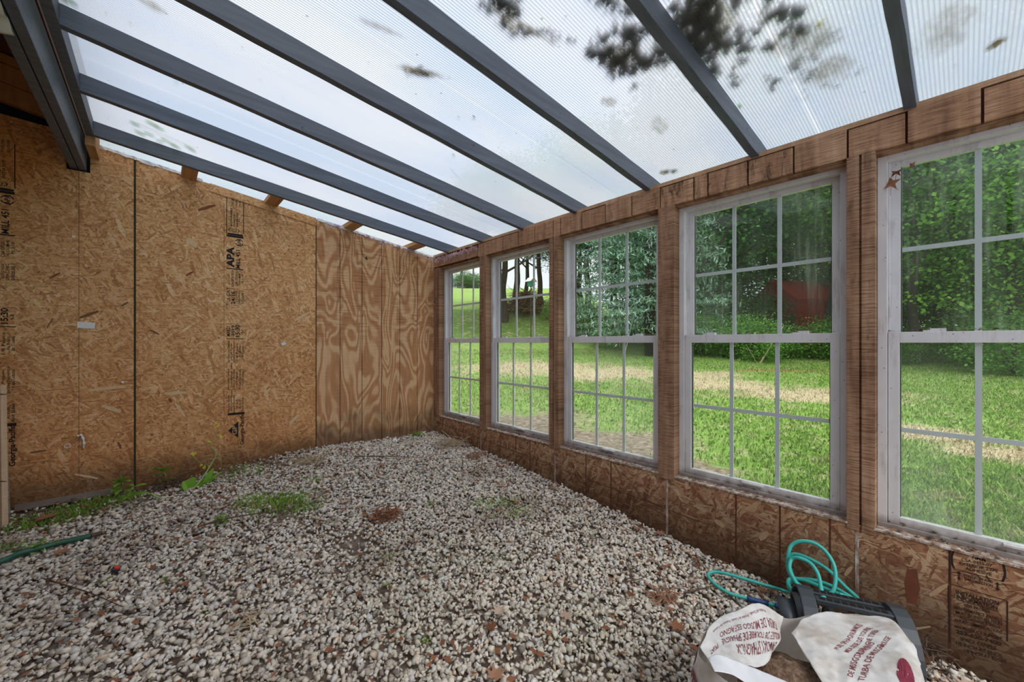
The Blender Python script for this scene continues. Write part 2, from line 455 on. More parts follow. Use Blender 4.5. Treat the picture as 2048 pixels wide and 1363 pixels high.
def leaf_mat(name, stops, trans=.45, rough=.5, obj_var=.25):
    m = NT(name)
    oi = m.n('ShaderNodeObjectInfo').outputs['Random']
    v = m.math('ADD', m.math('MULTIPLY', m.isl(), 1 - obj_var), m.math('MULTIPLY', oi, obj_var))
    c = m.ramp(v, stops)
    b = m.bsdf(c, rough, spec=.3)
    if trans <= 0: return m.done(b)
    tl = m.n('ShaderNodeBsdfTranslucent'); m.t.links.new(m.mix(.35, c, (.55, .75, .08, 1), 'MULTIPLY') if False else c, tl.inputs[0])
    return m.done(m.mixsh(trans, b, tl.outputs[0]))
M_MAPLE = leaf_mat('maple_leaf_green', [(0, (.075, .19, .035, 1)), (.4, (.17, .38, .065, 1)), (.75, (.30, .55, .10, 1)), (1, (.50, .72, .22, 1))])
M_WOOD_LEAF = leaf_mat('woodland_leaf_green', [(0, (.055, .15, .045, 1)), (.5, (.11, .27, .075, 1)), (1, (.24, .44, .14, 1))])
M_SHRUB = leaf_mat('shrub_leaf_green', [(0, (.075, .20, .04, 1)), (.5, (.14, .34, .06, 1)), (1, (.26, .50, .12, 1))])
M_SPRUCE = leaf_mat('spruce_needle', [(0, (.09, .18, .13, 1)), (.5, (.18, .32, .245, 1)), (1, (.34, .49, .40, 1))], .15)
M_BARK = plain('grey_brown_bark', (.058, .046, .040, 1), .95, var=.4, scale=9, bump=.6)
M_WEED = leaf_mat('weed_leaf', [(0, (.14, .28, .035, 1)), (.5, (.25, .45, .06, 1)), (1, (.42, .62, .12, 1))], .4)
M_DOCK = leaf_mat('broad_weed_leaf', [(0, (.14, .36, .03, 1)), (1, (.32, .58, .08, 1))], .35)
M_STEM = plain('pale_green_stem', (.33, .45, .17, 1), .5)
M_PETAL = plain('yellow_petal', (.82, .70, .05, 1), .5)
M_DRY = leaf_mat('dry_brown_leaf', [(0, (.16, .055, .025, 1)), (.5, (.29, .12, .06, 1)), (1, (.42, .22, .13, 1))], .15, .75, .9)
M_PALELEAF = leaf_mat('bleached_leaf', [(0, (.42, .29, .20, 1)), (1, (.58, .44, .34, 1))], .15, .75, .9)
M_LITTER = leaf_mat('wet_roof_litter', [(0, (.045, .034, .024, 1)), (.6, (.10, .072, .045, 1)), (1, (.20, .15, .08, 1))], .08, .8)
M_TWIG = plain('dead_twig', (.13, .085, .06, 1), .9, var=.3)
M_STRAW = plain('dry_straw', (.52, .40, .26, 1), .8)

# grass and lawn share one set of dry patches, lying where they lie on the land
DRY = [(onland(1200, 745), 1.9, 1.1), (onland(1080, 735), 2.2, 1.6), (onland(1450, 770), 1.6, .9), (onland(1620, 790), 1.5, .8), (onland(1380, 750), 1.4, .9), (onland(1850, 865), .55, .5), (onland(1980, 905), .7, .4)]
MULCH = [(onland(1045, 858), 1.1, 1.0), (onland(1200, 888), 1.2, .62), (onland(1330, 935), .6, .28), (onland(950, 850), 1.1, .75), (onland(1420, 945), .4, .16)]
def blob_mask(m, q, blobs, nz):
    tot = None
    for c, rx, ry in blobs:
        mp = m.n('ShaderNodeMapping', vector_type='TEXTURE'); m.t.links.new(m.comb(q[0], q[1], 0.0), mp.inputs[0])
        mp.inputs[1].default_value = (c.x, c.y, 0); mp.inputs[2].default_value = (0, 0, -YAW); mp.inputs[3].default_value = (rx, ry, 1)
        ln = m.n('ShaderNodeVectorMath', operation='LENGTH'); m.t.links.new(mp.outputs[0], ln.inputs[0])
        k = m.step(m.math('ADD', ln.outputs['Value'], m.math('MULTIPLY', m.math('SUBTRACT', nz, .5), 2.2)), .45, 1.15, 1, 0)
        tot = k if tot is None else m.math('MAXIMUM', tot, k)
    return tot
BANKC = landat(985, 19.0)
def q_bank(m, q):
    # darker grass on the bank below the field, its shade put into the colour
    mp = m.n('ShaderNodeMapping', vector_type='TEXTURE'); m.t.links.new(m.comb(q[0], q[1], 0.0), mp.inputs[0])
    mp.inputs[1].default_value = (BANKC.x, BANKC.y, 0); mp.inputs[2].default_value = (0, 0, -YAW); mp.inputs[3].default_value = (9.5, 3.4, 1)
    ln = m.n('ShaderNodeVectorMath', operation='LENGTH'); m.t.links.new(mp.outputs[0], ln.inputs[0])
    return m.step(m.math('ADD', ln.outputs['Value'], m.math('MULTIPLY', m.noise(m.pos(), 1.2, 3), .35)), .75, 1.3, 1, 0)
def lawn_mat(name, blades):
    m = NT(name); p = m.pos(); q = m.xyz(p)
    nz = m.noise(p, 1.6, 4, .65); nf = m.noise(p, 16, 4, .7)
    v = m.isl() if blades else nf
    g = m.ramp(v, [(.1, (.10, .19, .035, 1)), (.5, (.20, .33, .070, 1)), (.9, (.33, .48, .13, 1))])
    patch = m.noise(p, .35, 3)
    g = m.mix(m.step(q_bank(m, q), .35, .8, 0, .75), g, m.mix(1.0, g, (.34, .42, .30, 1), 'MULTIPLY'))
    g = m.mix(m.step(patch, .35, .65, 0, .5), g, m.mix(1.0, g, (.62, .72, .5, 1), 'MULTIPLY'))
    dry = m.ramp(v, [(.1, (.30, .235, .15, 1)), (.5, (.47, .375, .26, 1)), (.9, (.66, .56, .43, 1))])
    straw = m.noise(p, 4.5, 4, .7)
    g = m.mix(m.step(straw, .50, .68, 0, .6), g, dry)
    c = m.mix(m.math('MULTIPLY', blob_mask(m, q, DRY, nz), .85), g, dry)
    mul = m.ramp(nf, [(.3, (.10, .075, .055, 1)), (.5, (.24, .185, .14, 1)), (.7, (.46, .38, .29, 1))])
    if not blades:
        c = m.mix(blob_mask(m, q, MULCH, nz), c, mul)
        pth = blob_mask(m, q, [(onland(1600, 742), 1.7, .35)], nz)
        c = m.mix(pth, c, (.40, .20, .12, 1))
    b = m.bsdf(c, .8, None if blades else m.bump(nf, .8, .05), spec=.15)
    if blades:
        tl = m.n('ShaderNodeBsdfTranslucent'); m.t.links.new(c, tl.inputs[0]); b = m.mixsh(.35, b, tl.outputs[0])
    return m.done(b)
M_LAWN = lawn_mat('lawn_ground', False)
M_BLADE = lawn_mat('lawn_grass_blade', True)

M_BLACKTXT = plain('black_stamp_ink', (.022, .016, .013, 1), .7, var=.3)
M_BROWNTXT = plain('faded_stamp_ink', (.035, .018, .012, 1), .8, var=.3)
M_SACK = None
M_TEAL = plain('teal_hose_rubber', (.055, .46, .40, 1), .35, spec=.5, var=.06)
M_BLUE = plain('blue_hose_fitting', (.02, .07, .22, 1), .4, spec=.5)
M_DARKPL = plain('charcoal_plastic', (.040, .046, .055, 1), .38, spec=.5, var=.2, scale=30)
M_GREENHOSE = plain('dark_green_hose', (.018, .10, .062, 1), .4, spec=.5)
M_REDPL = plain('red_plastic', (.55, .04, .02, 1), .4)
M_WHITE = plain('white_plastic_scrap', (.80, .80, .79, 1), .5, var=.05)
M_METAL = plain('galvanised_strip', (.38, .38, .37, 1), .5, .6)
M_NAIL = plain('steel_nail', (.30, .29, .28, 1), .4, .9)
M_BLACK = plain('moth_and_gap_shade', (.008, .007, .006, 1), .9)  # moth black; in gaps, slots and the beam pocket it stands for shade
M_PINK = plain('pink_fibre', (.78, .47, .48, 1), .9, var=.3)
M_FIBRE = plain('white_fibre', (.82, .78, .80, 1), .9)
M_PURPLE = plain('printed_wrap_film', (.42, .36, .66, 1), .6)
def caulk_mat():
    m = NT('patchy_white_caulk'); p = m.pos(); q = m.xyz(p)
    nz = m.noise(m.mapping(p, scale=(40, 40, 14)), 1.0, 5, .75)
    c = m.ramp(nz, [(.36, (.14, .075, .045, 1)), (.5, (.34, .25, .20, 1)), (.64, (.62, .58, .54, 1))])
    return m.done(m.bsdf(c, .85, spec=.2))
M_CAULK = caulk_mat()
M_DECK = plain('dark_roof_deck', (.16, .075, .032, 1), .8, var=.3)
M_RED = None

# ------------------------------------------------------------------ text as flat mesh outlines
def text_geo(s, bold=0.0, spacing=1.0):
    cu = bpy.data.curves.new('lettering_curve', 'FONT'); cu.body = s; cu.offset = bold; cu.space_character = spacing
    cu.resolution_u = 3
    ob = bpy.data.objects.new('lettering_curve', cu); COL.objects.link(ob)
    dg = bpy.context.evaluated_depsgraph_get(); dg.update()
    me = bpy.data.meshes.new_from_object(ob.evaluated_get(dg))
    V = np.array([v.co[:2] for v in me.vertices]); Fc = [tuple(p.vertices) for p in me.polygons]
    bpy.data.objects.remove(ob); bpy.data.curves.remove(cu); bpy.data.meshes.remove(me)
    if len(V):
        lo, hi = V.min(0), V.max(0); V = (V - lo) / np.maximum(hi - lo, 1e-6)
    return V, Fc
def put_text(mb, s, fn, bold=0.0):
    """fn maps (u along the line 0..1, v up 0..1) to a point"""
    V, Fc = text_geo(s, bold)
    mb.add([fn(u, v) for u, v in V], Fc)

# ================================================================== SETTING
# ---- floor under the gravel
def build_floor():
    nx, ny = 60, 60
    xs = np.linspace(-2.6, W, nx); ys = np.linspace(-1.6, D, ny)
    X, Y = np.meshgrid(xs, ys)
    Z = zg_np(X, Y) - .012
    V = np.stack([X.ravel(), Y.ravel(), Z.ravel()], 1)
    idx = np.arange(nx * ny).reshape(ny, nx)
    Fq = np.stack([idx[:-1, :-1].ravel(), idx[:-1, 1:].ravel(), idx[1:, 1:].ravel(), idx[1:, :-1].ravel()], 1)
    tag(np_mesh('floor', V, Fq, M_SOIL, smooth_=True), 'bare brown soil lying under the crushed stone', 'floor', kind='structure')
build_floor()

# ---- gravel
BARE = [(onground(700, 1085), .16), (onground(560, 1030), .14), (onground(110, 1040), .20), (onground(560, 930), .12)]
def build_gravel():
    temps = []
    for k in range(36):
        bm = bmesh.new()
        for _ in range(9):
            v = Vector((random.gauss(0, 1), random.gauss(0, 1), random.gauss(0, 1))).normalized() * random.uniform(.8, 1.05)
            bm.verts.new((v.x * random.uniform(.85, 1.25), v.y * .85, v.z * .72))
        r = bmesh.ops.convex_hull(bm, input=bm.verts)
        for e in [g for g in r['geom_interior'] if isinstance(g, bmesh.types.BMVert)]: bm.verts.remove(e)
        bmesh.ops.triangulate(bm, faces=bm.faces)
        bm.verts.ensure_lookup_table(); bm.verts.index_update()
        temps.append((np.array([v.co[:] for v in bm.verts]), np.array([[v.index for v in f.verts] for f in bm.faces])))
        bm.free()
    n = 94000
    x = RNG.uniform(-1.22, W - .012, n); y = RNG.uniform(-.7, D - .012, n)
    f = x * SN + y * CS
    keep = (f > .9) & ~((x < -.95) & (RNG.random(n) < .75))
    # sheltered strip along the end wall and the grassy corner carry fewer stones
    p = np.ones(n)
    for c, r in BARE: p *= 1 - .85 * np.exp(-((x - c.x) ** 2 + (y - c.y) ** 2) / r ** 2)
    p *= 1 - .86 * smooth(D - .55 + .25 * np.clip(x, -1, 1.2), D - .1, y) * smooth(1.3, .5, x)
    keep &= RNG.random(n) < p
    x, y = x[keep], y[keep]; n = len(x)
    r = np.clip(RNG.lognormal(math.log(.0122), .27, n), .006, .024)
    z = zg_np(x, y) + r * RNG.uniform(-.1, .85, n)
    ti = RNG.integers(0, len(temps), n)
    Vs, Fs = [], []; base = 0
    for k, (tv, tf) in enumerate(temps):
        ids = np.nonzero(ti == k)[0]; m_ = len(ids)
        if not m_: continue
        a = RNG.uniform(0, 2 * PI, m_); b = RNG.normal(0, .35, m_); g = RNG.normal(0, .35, m_)
        ca, sa, cb, sb, cg, sg = np.cos(a), np.sin(a), np.cos(b), np.sin(b), np.cos(g), np.sin(g)
        R = np.empty((m_, 3, 3))
        R[:, 0, 0] = ca * cb; R[:, 0, 1] = ca * sb * sg - sa * cg; R[:, 0, 2] = ca * sb * cg + sa * sg
        R[:, 1, 0] = sa * cb; R[:, 1, 1] = sa * sb * sg + ca * cg; R[:, 1, 2] = sa * sb * cg - ca * sg
        R[:, 2, 0] = -sb; R[:, 2, 1] = cb * sg; R[:, 2, 2] = cb * cg
        P = np.einsum('nij,vj->nvi', R, tv) * r[ids][:, None, None]
        P += np.stack([x[ids], y[ids], z[ids]], 1)[:, None, :]
        P[:, :, 0] = np.minimum(P[:, :, 0], W - .001); P[:, :, 1] = np.minimum(P[:, :, 1], D - .001)
        Fs.append((tf[None] + (base + np.arange(m_) * len(tv))[:, None, None]).reshape(-1, 3))
        Vs.append(P.reshape(-1, 3)); base += m_ * len(tv)
    o = np_mesh('gravel', np.concatenate(Vs), np.concatenate(Fs), M_STONE)
    tag(o, 'loose pale grey crushed stone spread over the whole floor', 'gravel', kind='stuff')
    # crumbs of bark, leaf and straw lying between the stones
    n = 9000
    x = RNG.uniform(-1.0, W - .03, n); y = RNG.uniform(.0, D - .03, n)
    edge = np.exp(-(W - x) / .22) + np.exp(-(D - y) / .3) * (x < 1.4) + .30 + 1.0 * np.exp(-((x - .75) ** 2 / .5 + (y - 3.1) ** 2 / .25))
    kk = RNG.random(n) < edge * .75
    x, y = x[kk], y[kk]; n = len(x)
    z = zg_np(x, y) + RNG.uniform(.012, .03, n)
    L = RNG.uniform(.006, .022, n); wd = L * RNG.uniform(.12, .6, n); a = RNG.uniform(0, 2 * PI, n)
    V = np.zeros((n, 4, 3))
    for j, (u, v) in enumerate(((-1, -.4), (.2, -1), (1, .3), (-.2, 1))):
        V[:, j, 0] = x + np.cos(a) * u * L - np.sin(a) * v * wd
        V[:, j, 1] = y + np.sin(a) * u * L + np.cos(a) * v * wd
        V[:, j, 2] = z + RNG.uniform(-.005, .006, n)
    V[:, :, 0] = np.minimum(V[:, :, 0], W - .002); V[:, :, 1] = np.minimum(V[:, :, 1], D - .002)
    o = np_mesh('leaf_litter', V.reshape(-1, 3), np.arange(n * 4).reshape(-1, 4), M_DRY)
    tag(o, 'brown crumbs of dead leaf and bark strewn between the stones', 'leaf litter', kind='stuff')
build_gravel()

# ---- end wall (strand board, then grooved plywood)
wall_back = tag(empty('wall_back', (0, D, .2)), 'end wall of brown strand board and grooved plywood under the sloping roof', 'wall', kind='structure')
def ch(o, root):
    o.parent = root; o.matrix_parent_inverse = Matrix.Translation(-root.location); return o
def wtop(x): return 2.5625 - .1485 * (x + .124)
def wall_piece(name, x0, x1, mat, top0, top1, root=wall_back, y0=D, y1=D + .012, zb=-.1):
    mb = MB().prism([(x0, zb), (x1, zb), (x1, top1), (x0, top0)], 1, y0, y1)
    return ch(mb.build(name, mat), root)
xs1, xs2 = ony(270, 685).x, ony(632, 685).x
LEFT_TOP = 2.645
# first sheet, cut out round the end of the beam
mb = MB().prism([(-2.6, -.1), (xs1 - .002, -.1), (xs1 - .002, wtop(xs1)), (-.345, wtop(-.345)), (-.345, 2.40), (-.455, 2.40), (-.455, LEFT_TOP), (-2.6, LEFT_TOP + .12)], 1, D, D + .012)
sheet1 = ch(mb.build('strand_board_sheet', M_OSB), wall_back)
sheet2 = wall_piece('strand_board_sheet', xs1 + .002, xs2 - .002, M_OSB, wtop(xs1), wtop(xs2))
# dark green edge paint on the joint
ch(MB().box((xs1 - .006, D - .0012, .1), (xs1 + .005, D + .001, wtop(xs1) - .005)).build('sheet_edge_stripe', plain('green_edge_paint', (.025, .05, .035, 1), .8, var=.5, scale=60)), wall_back)
ch(MB().box((xs2 - .003, D - .001, .1), (xs2 + .003, D + .001, wtop(xs2) - .005)).build('sheet_joint', M_GROOVE), wall_back)
# fine chalk lines of the nailing pattern
mb = MB()
for X in (158, 448):
    x = ony(X, 685).x; mb.box((x - .0011, D - .0008, .35), (x + .0011, D + .001, wtop(x) - .12))
ch(mb.build('nailing_line', plain('faint_line_ink', (.20, .095, .045, 1), .9)), wall_back)
# cover strip along the slope of the second sheet
mb = MB()
xa = ony(420, 600).x
mb.hexa([(xa, D - .006, wtop(xa) - .06), (xs2, D - .006, wtop(xs2) - .065), (xs2, D, wtop(xs2) - .065), (xa, D, wtop(xa) - .06),
         (xa, D - .006, wtop(xa) + .004), (xs2, D - .006, wtop(xs2) + .004), (xs2, D, wtop(xs2) + .004), (xa, D, wtop(xa) + .004)])
ch(mb.build('top_strip', M_OSB), wall_back)
gx = [xs2 + .002] + [ony(X, 685).x for X in (680, 724, 763.5, 799.4, 834.5)] + [W + .02]
mb = MB()
for a, b in zip(gx[:-1], gx[1:]):
    mb.prism([(a + .003, -.1), (b - .003, -.1), (b - .003, wtop(b)), (a + .003, wtop(a))], 1, D - .001, D + .008)
ch(mb.build('plywood_sheet', M_PLY), wall_back)
ch(MB().prism([(xs2, -.1), (W + .02, -.1), (W + .02, wtop(W) - .003), (xs2, wtop(xs2) - .003)], 1, D + .0065, D + .02).build('plywood_groove', M_GROOVE), wall_back)
# back of the wall so that nothing shines through
ch(MB().prism([(-2.6, -.1), (W + .1, -.1), (W + .1, wtop(W + .1) - .01), (-.345, wtop(-.345) - .01), (-.345, 2.40), (-.455, 2.40), (-.455, LEFT_TOP), (-2.6, LEFT_TOP + .1)], 1, D + .021, D + .09).build('wall_framing', M_BLOCK), wall_back)
ch(MB().box((-.47, D + .05, 2.36), (-.33, D + .06, 2.70)).build('beam_pocket', M_BLACK), wall_back)
# nails and dark specks
mb = MB()
for X, Y in ((230, 629), (582, 0), (905, 660)):
    pass
for x, z in ((.05, 1.7), (.62, 1.05), (.95, 2.0), (-.2, 1.2), (1.25, 1.9), (1.62, 2.05), (1.62, 1.1), (2.0, 1.6), (.3, .62), (-.05, .9), (.8, .55)):
    mb.tube([(x, D - .004, z), (x, D + .002, z)], .0045, 6)
ch(mb.build('nail_head', M_NAIL), wall_back)

# single flakes of another colour standing out on the sheets
FLK = {'r': plain('rust_flake', (.26, .085, .035, 1), .75), 'd': plain('brown_flake', (.20, .095, .042, 1), .75), 'p': plain('pale_flake', (.78, .54, .31, 1), .75, var=.25, scale=60), 'q': plain('grey_tan_flake', (.52, .34, .20, 1), .75, var=.35, scale=60), 'k': plain('dark_rust_flake', (.20, .065, .032, 1), .75, var=.4, scale=30)}
def flake(root, plane, X0, Y0, X1, Y1, w_, k):
    f_ = (lambda X, Y: ony(X, Y, D - .0008)) if plane == 'b' else (lambda X, Y: onx(X, Y, W - .0008))
    a = Vector((X0, Y0)); b = Vector((X1, Y1)); d = (b - a).normalized(); n_ = Vector((-d.y, d.x)) * w_ / 2
    P_ = [a - n_ * .7, a.lerp(b, .6) - n_, b - n_ * .4 + d, b + n_ * .7, a.lerp(b, .4) + n_ * .9, a + n_ * .5 - d]
    ch(MB().add([f_(p_.x, p_.y) for p_ in P_], [tuple(range(6))]).build('wood_flake', FLK[k]), root)
for a_ in ((397, 420, 430, 410, 7, 'r'), (160, 635, 196, 622, 7, 'd'), (372, 551, 386, 543, 5, 'r'), (242, 612, 256, 604, 4, 'd'), (94, 655, 106, 636, 3, 'd'), (330, 787, 371, 784, 7, 'p'), (580, 847, 597, 829, 7, 'p'), (204, 811, 241, 823, 8, 'p'), (350, 806, 370, 832, 6, 'p'),
           (590, 641, 618, 624, 5, 'p'), (374, 478, 394, 492, 12, 'p'), (410, 770, 432, 750, 4, 'p'), (150, 948, 196, 956, 5, 'p'), (236, 884, 242, 896, 6, 'r'), (338, 797, 343, 803, 7, 'r'), (100, 556, 120, 545, 5, 'r'), (180, 780, 250, 772, 7, 'p'), (528, 790, 540, 776, 5, 'p'), (60, 905, 92, 900, 4, 'd'), (300, 660, 318, 668, 4, 'd')):
    flake(wall_back, 'b', *a_)

# stamps printed on the sheets
def stamp(dx, dz, parent):
    mb = MB()
    y = D - .0009
    def rect(Xa, Xb, Ya, Yb):
        a = ony(Xa, Ya); b = ony(Xb, Yb)
        return a.x + dx, b.x + dx, a.z + dz, b.z + dz     # x left, right ; z top, bottom
    def t(s, Xa, Xb, Ya, Yb, bold=.012):
        xa, xb, zt, zb_ = rect(Xa, Xb, Ya, Yb)
        put_text(mb, s, lambda u, v: (xb + (xa - xb) * v, y, zb_ + (zt - zb_) * u), bold)
    def bar(Xa, Xb, Ya, Yb):
        xa, xb, zt, zb_ = rect(Xa, Xb, Ya, Yb); mb.add([(xa, y, zb_), (xb, y, zb_), (xb, y, zt), (xa, y, zt)], [(0, 1, 2, 3)])
    # certificate frame
    bar(452.6, 454, 388, 468); bar(486.4, 487.8, 400, 468); bar(455, 486, 468.4, 469.4)
    t('CERTIFIED', 463, 466.5, 391, 412); bar(467.6, 468.2, 392, 412); t('SOURCING', 471, 474.5, 393, 413); t('SFI-00080', 478, 481.5, 394, 414)
    t('SUSTAINABLE', 460.5, 464.5, 415, 452, .022); t('FORESTRY', 467, 470.5, 425, 453, .022); t('INITIATIVE', 472.6, 476.4, 425, 453, .022)
    xa, xb, zt, zb_ = rect(457, 479, 453, 468)
    cx, cz = (xa + xb) / 2, (zt + zb_) / 2
    for s0, s1 in ((1.0, .84), (.5, .36)):
        ring = []
        for k in range(20):
            a = 2 * PI * k / 20
            rad = (1 - .35 * abs(math.sin(a)))
            ring.append((a, rad))
        vs = [(cx + math.cos(a) * (xb - xa) / 2 * s0, y, cz + math.sin(a) * (zt - zb_) / 2 * s0 * r) for a, r in ring] + [(cx + math.cos(a) * (xb - xa) / 2 * s1, y, cz + math.sin(a) * (zt - zb_) / 2 * s1 * r) for a, r in ring]
        mb.add(vs, [(k, (k + 1) % 20, 20 + (k + 1) % 20, 20 + k) for k in range(20)])
    bar(453, 487, 472.4, 473.4)
    # small round mark
    xa, xb, zt, zb_ = rect(470, 487, 477, 493); cx, cz = (xa + xb) / 2, (zt + zb_) / 2
    for a0, a1 in ((.3, 2.8), (3.45, 5.95)):
        A = np.linspace(a0, a1, 14)
        vs = [(cx + math.cos(a) * (xb - xa) / 2, y, cz + math.sin(a) * (zt - zb_) / 2) for a in A] + [(cx + math.cos(a) * (xb - xa) / 2 * .8, y, cz + math.sin(a) * (zt - zb_) / 2 * .8) for a in A]
        mb.add(vs, [(k, k + 1, 14 + k + 1, 14 + k) for k in range(13)])
    t('APA', 475, 482, 477, 493, .02)
    t('APA', 453, 468.5, 492, 535, .045)
    t('MILL 451', 471.5, 480.5, 499, 537, .022)
    bar(453, 487, 537, 538.6)
    t('11.1 mm', 456, 459.5, 548, 567); t('R24/2F16/W24', 462.5, 467.5, 540, 573); t('CSA O325-15', 471, 475.5, 543, 572); t('HUD-UM-40', 477, 481, 546, 570); t('PS 2-18', 483, 487, 549, 567)
    t('7/16 CAT', 453, 460, 574, 611); t('24/16', 462, 470.5, 582, 608, .025); t('SIZED FOR', 471.5, 475, 582, 605); t('SPACING', 476.5, 480.5, 582, 607); t('EXPOSURE 1', 483, 487.5, 582, 607)
    bar(453, 488, 614, 615.4)
    bar(453, 488, 647, 648.4); t('MAR21', 453, 460.5, 652, 672, .022); t('2019', 462.5, 469, 650, 672, .025); t('15:30', 470.5, 479.5, 649, 673, .028); t('U', 482, 486, 659, 666); bar(453, 488, 676.5, 678)
    L1 = ['De Cette Face Dessous', 'Joint De Panneau', 'Espace Panneaux', '1/8 Pouce', 'Au Bouts', 'Et Cotes']
    L2 = ['Este Lado Abajo', 'En Los Extremos', 'Espaciar Paneles', '1/8 Pulgada', 'En Los Extremos', 'Y A Los Costados']
    L3 = ['This Side Down', 'Joint Here', 'Space Panels', '1/8 Inch', 'At Ends', 'And Sides']
    for LL, ya, yb in ((L1, 681, 724), (L2, 738, 778), (L3, 790, 826)):
        for i, s in enumerate(LL):
            X = 455 + i * 5.6; k = .5 if len(s) < 9 else (.78 if i % 2 else 1)
            mid, hl = (ya + yb) / 2, (yb - ya) / 2 * k
            t(s, X, X + 4.2, mid - hl, mid + hl)
    bar(462.6, 463.8, 725, 737); bar(463, 464.2, 779, 790)
    bar(455.5, 489, 826, 827.4)
    xa, xb, zt, zb_ = rect(456, 476.5, 844, 875)
    # triangle badge with light letters cut as a second colour
    mb.add([(xa, y, (zt + zb_) / 2), (xb, y, zb_), (xb, y, zt)], [(0, 1, 2)])
    t('Georgia-Pacific', 480, 490, 827, 888, .026)
    o = ch(mb.build('stamp_lettering', M_BLACKTXT), parent)
    m2 = MB()
    xa, xb, zt, zb_ = rect(464.5, 474, 851, 868)
    put_text(m2, 'GP', lambda u, v: (xb + (xa - xb) * v, y - .0006, zb_ + (zt - zb_) * u), .03)
    o2 = ch(m2.build('badge_lettering', plain('bare_board_letters', (.50, .29, .14, 1), .8)), parent)
    return o
stamp(0, 0, wall_back)
stamp(-1.197, .068, wall_back)

# boards above the end wall, beyond the beam
mb = MB()
def slope_board(mb, xa, xb, z0, z1, y0, y1, k=.2):
    f = lambda x, z: z - k * (x + .75)
    mb.hexa([(xa, y0, f(xa, z0)), (xb, y0, f(xb, z0)), (xb, y1, f(xb, z0)), (xa, y1, f(xa, z0)), (xa, y0, f(xa, z1)), (xb, y0, f(xb, z1)), (xb, y1, f(xb, z1)), (xa, y1, f(xa, z1))])
slope_board(mb, -2.6, -.452, 2.74, 2.85, D - .03, D + .02)
slope_board(mb, -2.6, -.452, 2.855, 2.965, D - .03, D + .02)
slope_board(mb, -2.6, -.452, 2.97, 3.02, D - .05, D + .02)
ch(mb.build('header_board', M_FASCIA), wall_back)
ch(MB().box((-2.6, D + .03, 2.6), (-.46, D + .05, 3.4)).build('gap_shade_sheet', M_BLACK), wall_back)  # black sheet behind the gap over the wall, standing in for its shade

# ---- window wall
wall_right = tag(empty('wall_right', (W, 1.5, .2)), 'window wall of rough brown posts over a low strand board strip', 'wall', kind='structure')
WIN = [(3.077, 3.812), (2.166, 2.976), (1.25, 2.067), (.349, 1.147), (-.548, .253)]
ZB, ZT, ZH = .452, 2.075, 2.205
YN = -1.3
# low strand-board strip, cut at its joints
joints = [onx(X, 1000).y for X in (1714, 1334, 1110, 962)]
edges = [YN] + sorted(joints) + [D]
for a, b in zip(edges[:-1], edges[1:]):
    ch(MB().box((W, a + .002, -.25), (W + .012, b - .002, ZB - .004)).build('strand_board_sheet', M_KNEE), wall_right)
mb = MB()
for j in joints: mb.box((W - .0015, j - .0065, -.2), (W + .005, j + .0065, ZB - .010))
ch(mb.build('white_joint_caulk', M_CAULK), wall_right)
mb = MB()
for X in (1472, 1560, 1660, 1900, 1222, 1172, 1060, 1032, 1000):
    yy = onx(X, 1000).y; mb.box((W - .001, yy - .0035, -.2), (W + .003, yy + .0035, ZB - .006))
ch(mb.build('siding_groove', M_GROOVE), wall_right)
mb = MB()   # chalk line along the strip
mb.add([(W - .0009, 3.9, .375), (W - .0009, 1.0, .23), (W - .0009, 1.0, .234), (W - .0009, 3.9, .379)], [(0, 1, 2, 3)])
ch(mb.build('chalk_line', M_GROOVE), wall_right)
ch(MB().box((W + .013, YN, -.3), (W + .10, D + .08, ZB - .006)).build('wall_framing', M_BLOCK), wall_right)
# printed installation notice
mb = MB()
def notice(s, Xl, Yl, Xr, Yr, hpx, bold=0.0, pad=None):
    bold += .010
    a = onx(Xl, Yl, W); b = onx(Xr, Yr, W)
    a2 = onx(Xl, Yl - hpx, W).z - a.z
    put_text(mb, s, lambda u, v: (W - .0012, a.y + (b.y - a.y) * u, a.z + (b.z - a.z) * u + a2 * v), bold)
def nbar(Xl, Yl, Xr, Yr, h=1.2):
    a = onx(Xl, Yl, W); b = onx(Xr, Yr, W); k = onx(Xl, Yl - h, W).z - a.z
    mb.add([(W - .0012, a.y, a.z), (W - .0012, b.y, b.z), (W - .0012, b.y, b.z + k), (W - .0012, a.y, a.z + k)], [(0, 1, 2, 3)])
def c2(x, y): return 1680 + x / 4.22, 1040 + y / 4.22
def NL(s, x0, y0, x1, y1, h, bold=0.0):
    notice(s, *c2(x0, y0), *c2(x1, y1), h, bold)
NL('TIMM', 1105, 318, 1230, 352, 8, .01); NL('CSA-0325-07', 1025, 340, 1285, 395, 6); NL('EXTERIOR TYPE', 1010, 375, 1335, 440, 6.5); NL('ADHESIVE', 1060, 415, 1280, 470, 6.5)
NL('STRENGTH AXIS', 1045, 470, 1290, 530, 5.5, .01); NL('THIS DIRECTION', 1045, 500, 1290, 565, 5.5, .01)
NL('INSTALLATION', 980, 620, 1342, 720, 8.5, .015); NL('INFORMATION', 985, 660, 1330, 757, 8.5, .015)
NL('FOR PROPER', 1050, 725, 1270, 785, 6); NL('PERFORMANCE PANELS', 965, 745, 1370, 855, 6.5); NL('MUST BE INSTALLED IN', 980, 785, 1370, 890, 6.5); NL('ACCORDANCE WITH', 1010, 825, 1350, 915, 6.5)
NL('APA RECOMMENDATIONS', 965, 850, 1370, 958, 6.5); NL('APA PRODUCT SUPPORT', 965, 905, 1370, 1015, 6.5, .01); NL('253-620-7400', 980, 950, 1362, 1060, 8, .02)
NL('SPACE PANELS', 1015, 1010, 1320, 1095, 7); NL('1/8 INCH AT ENDS', 980, 1045, 1370, 1160, 7); NL('1/8 INCH AT EDGES', 1050, 1110, 1405, 1205, 7)
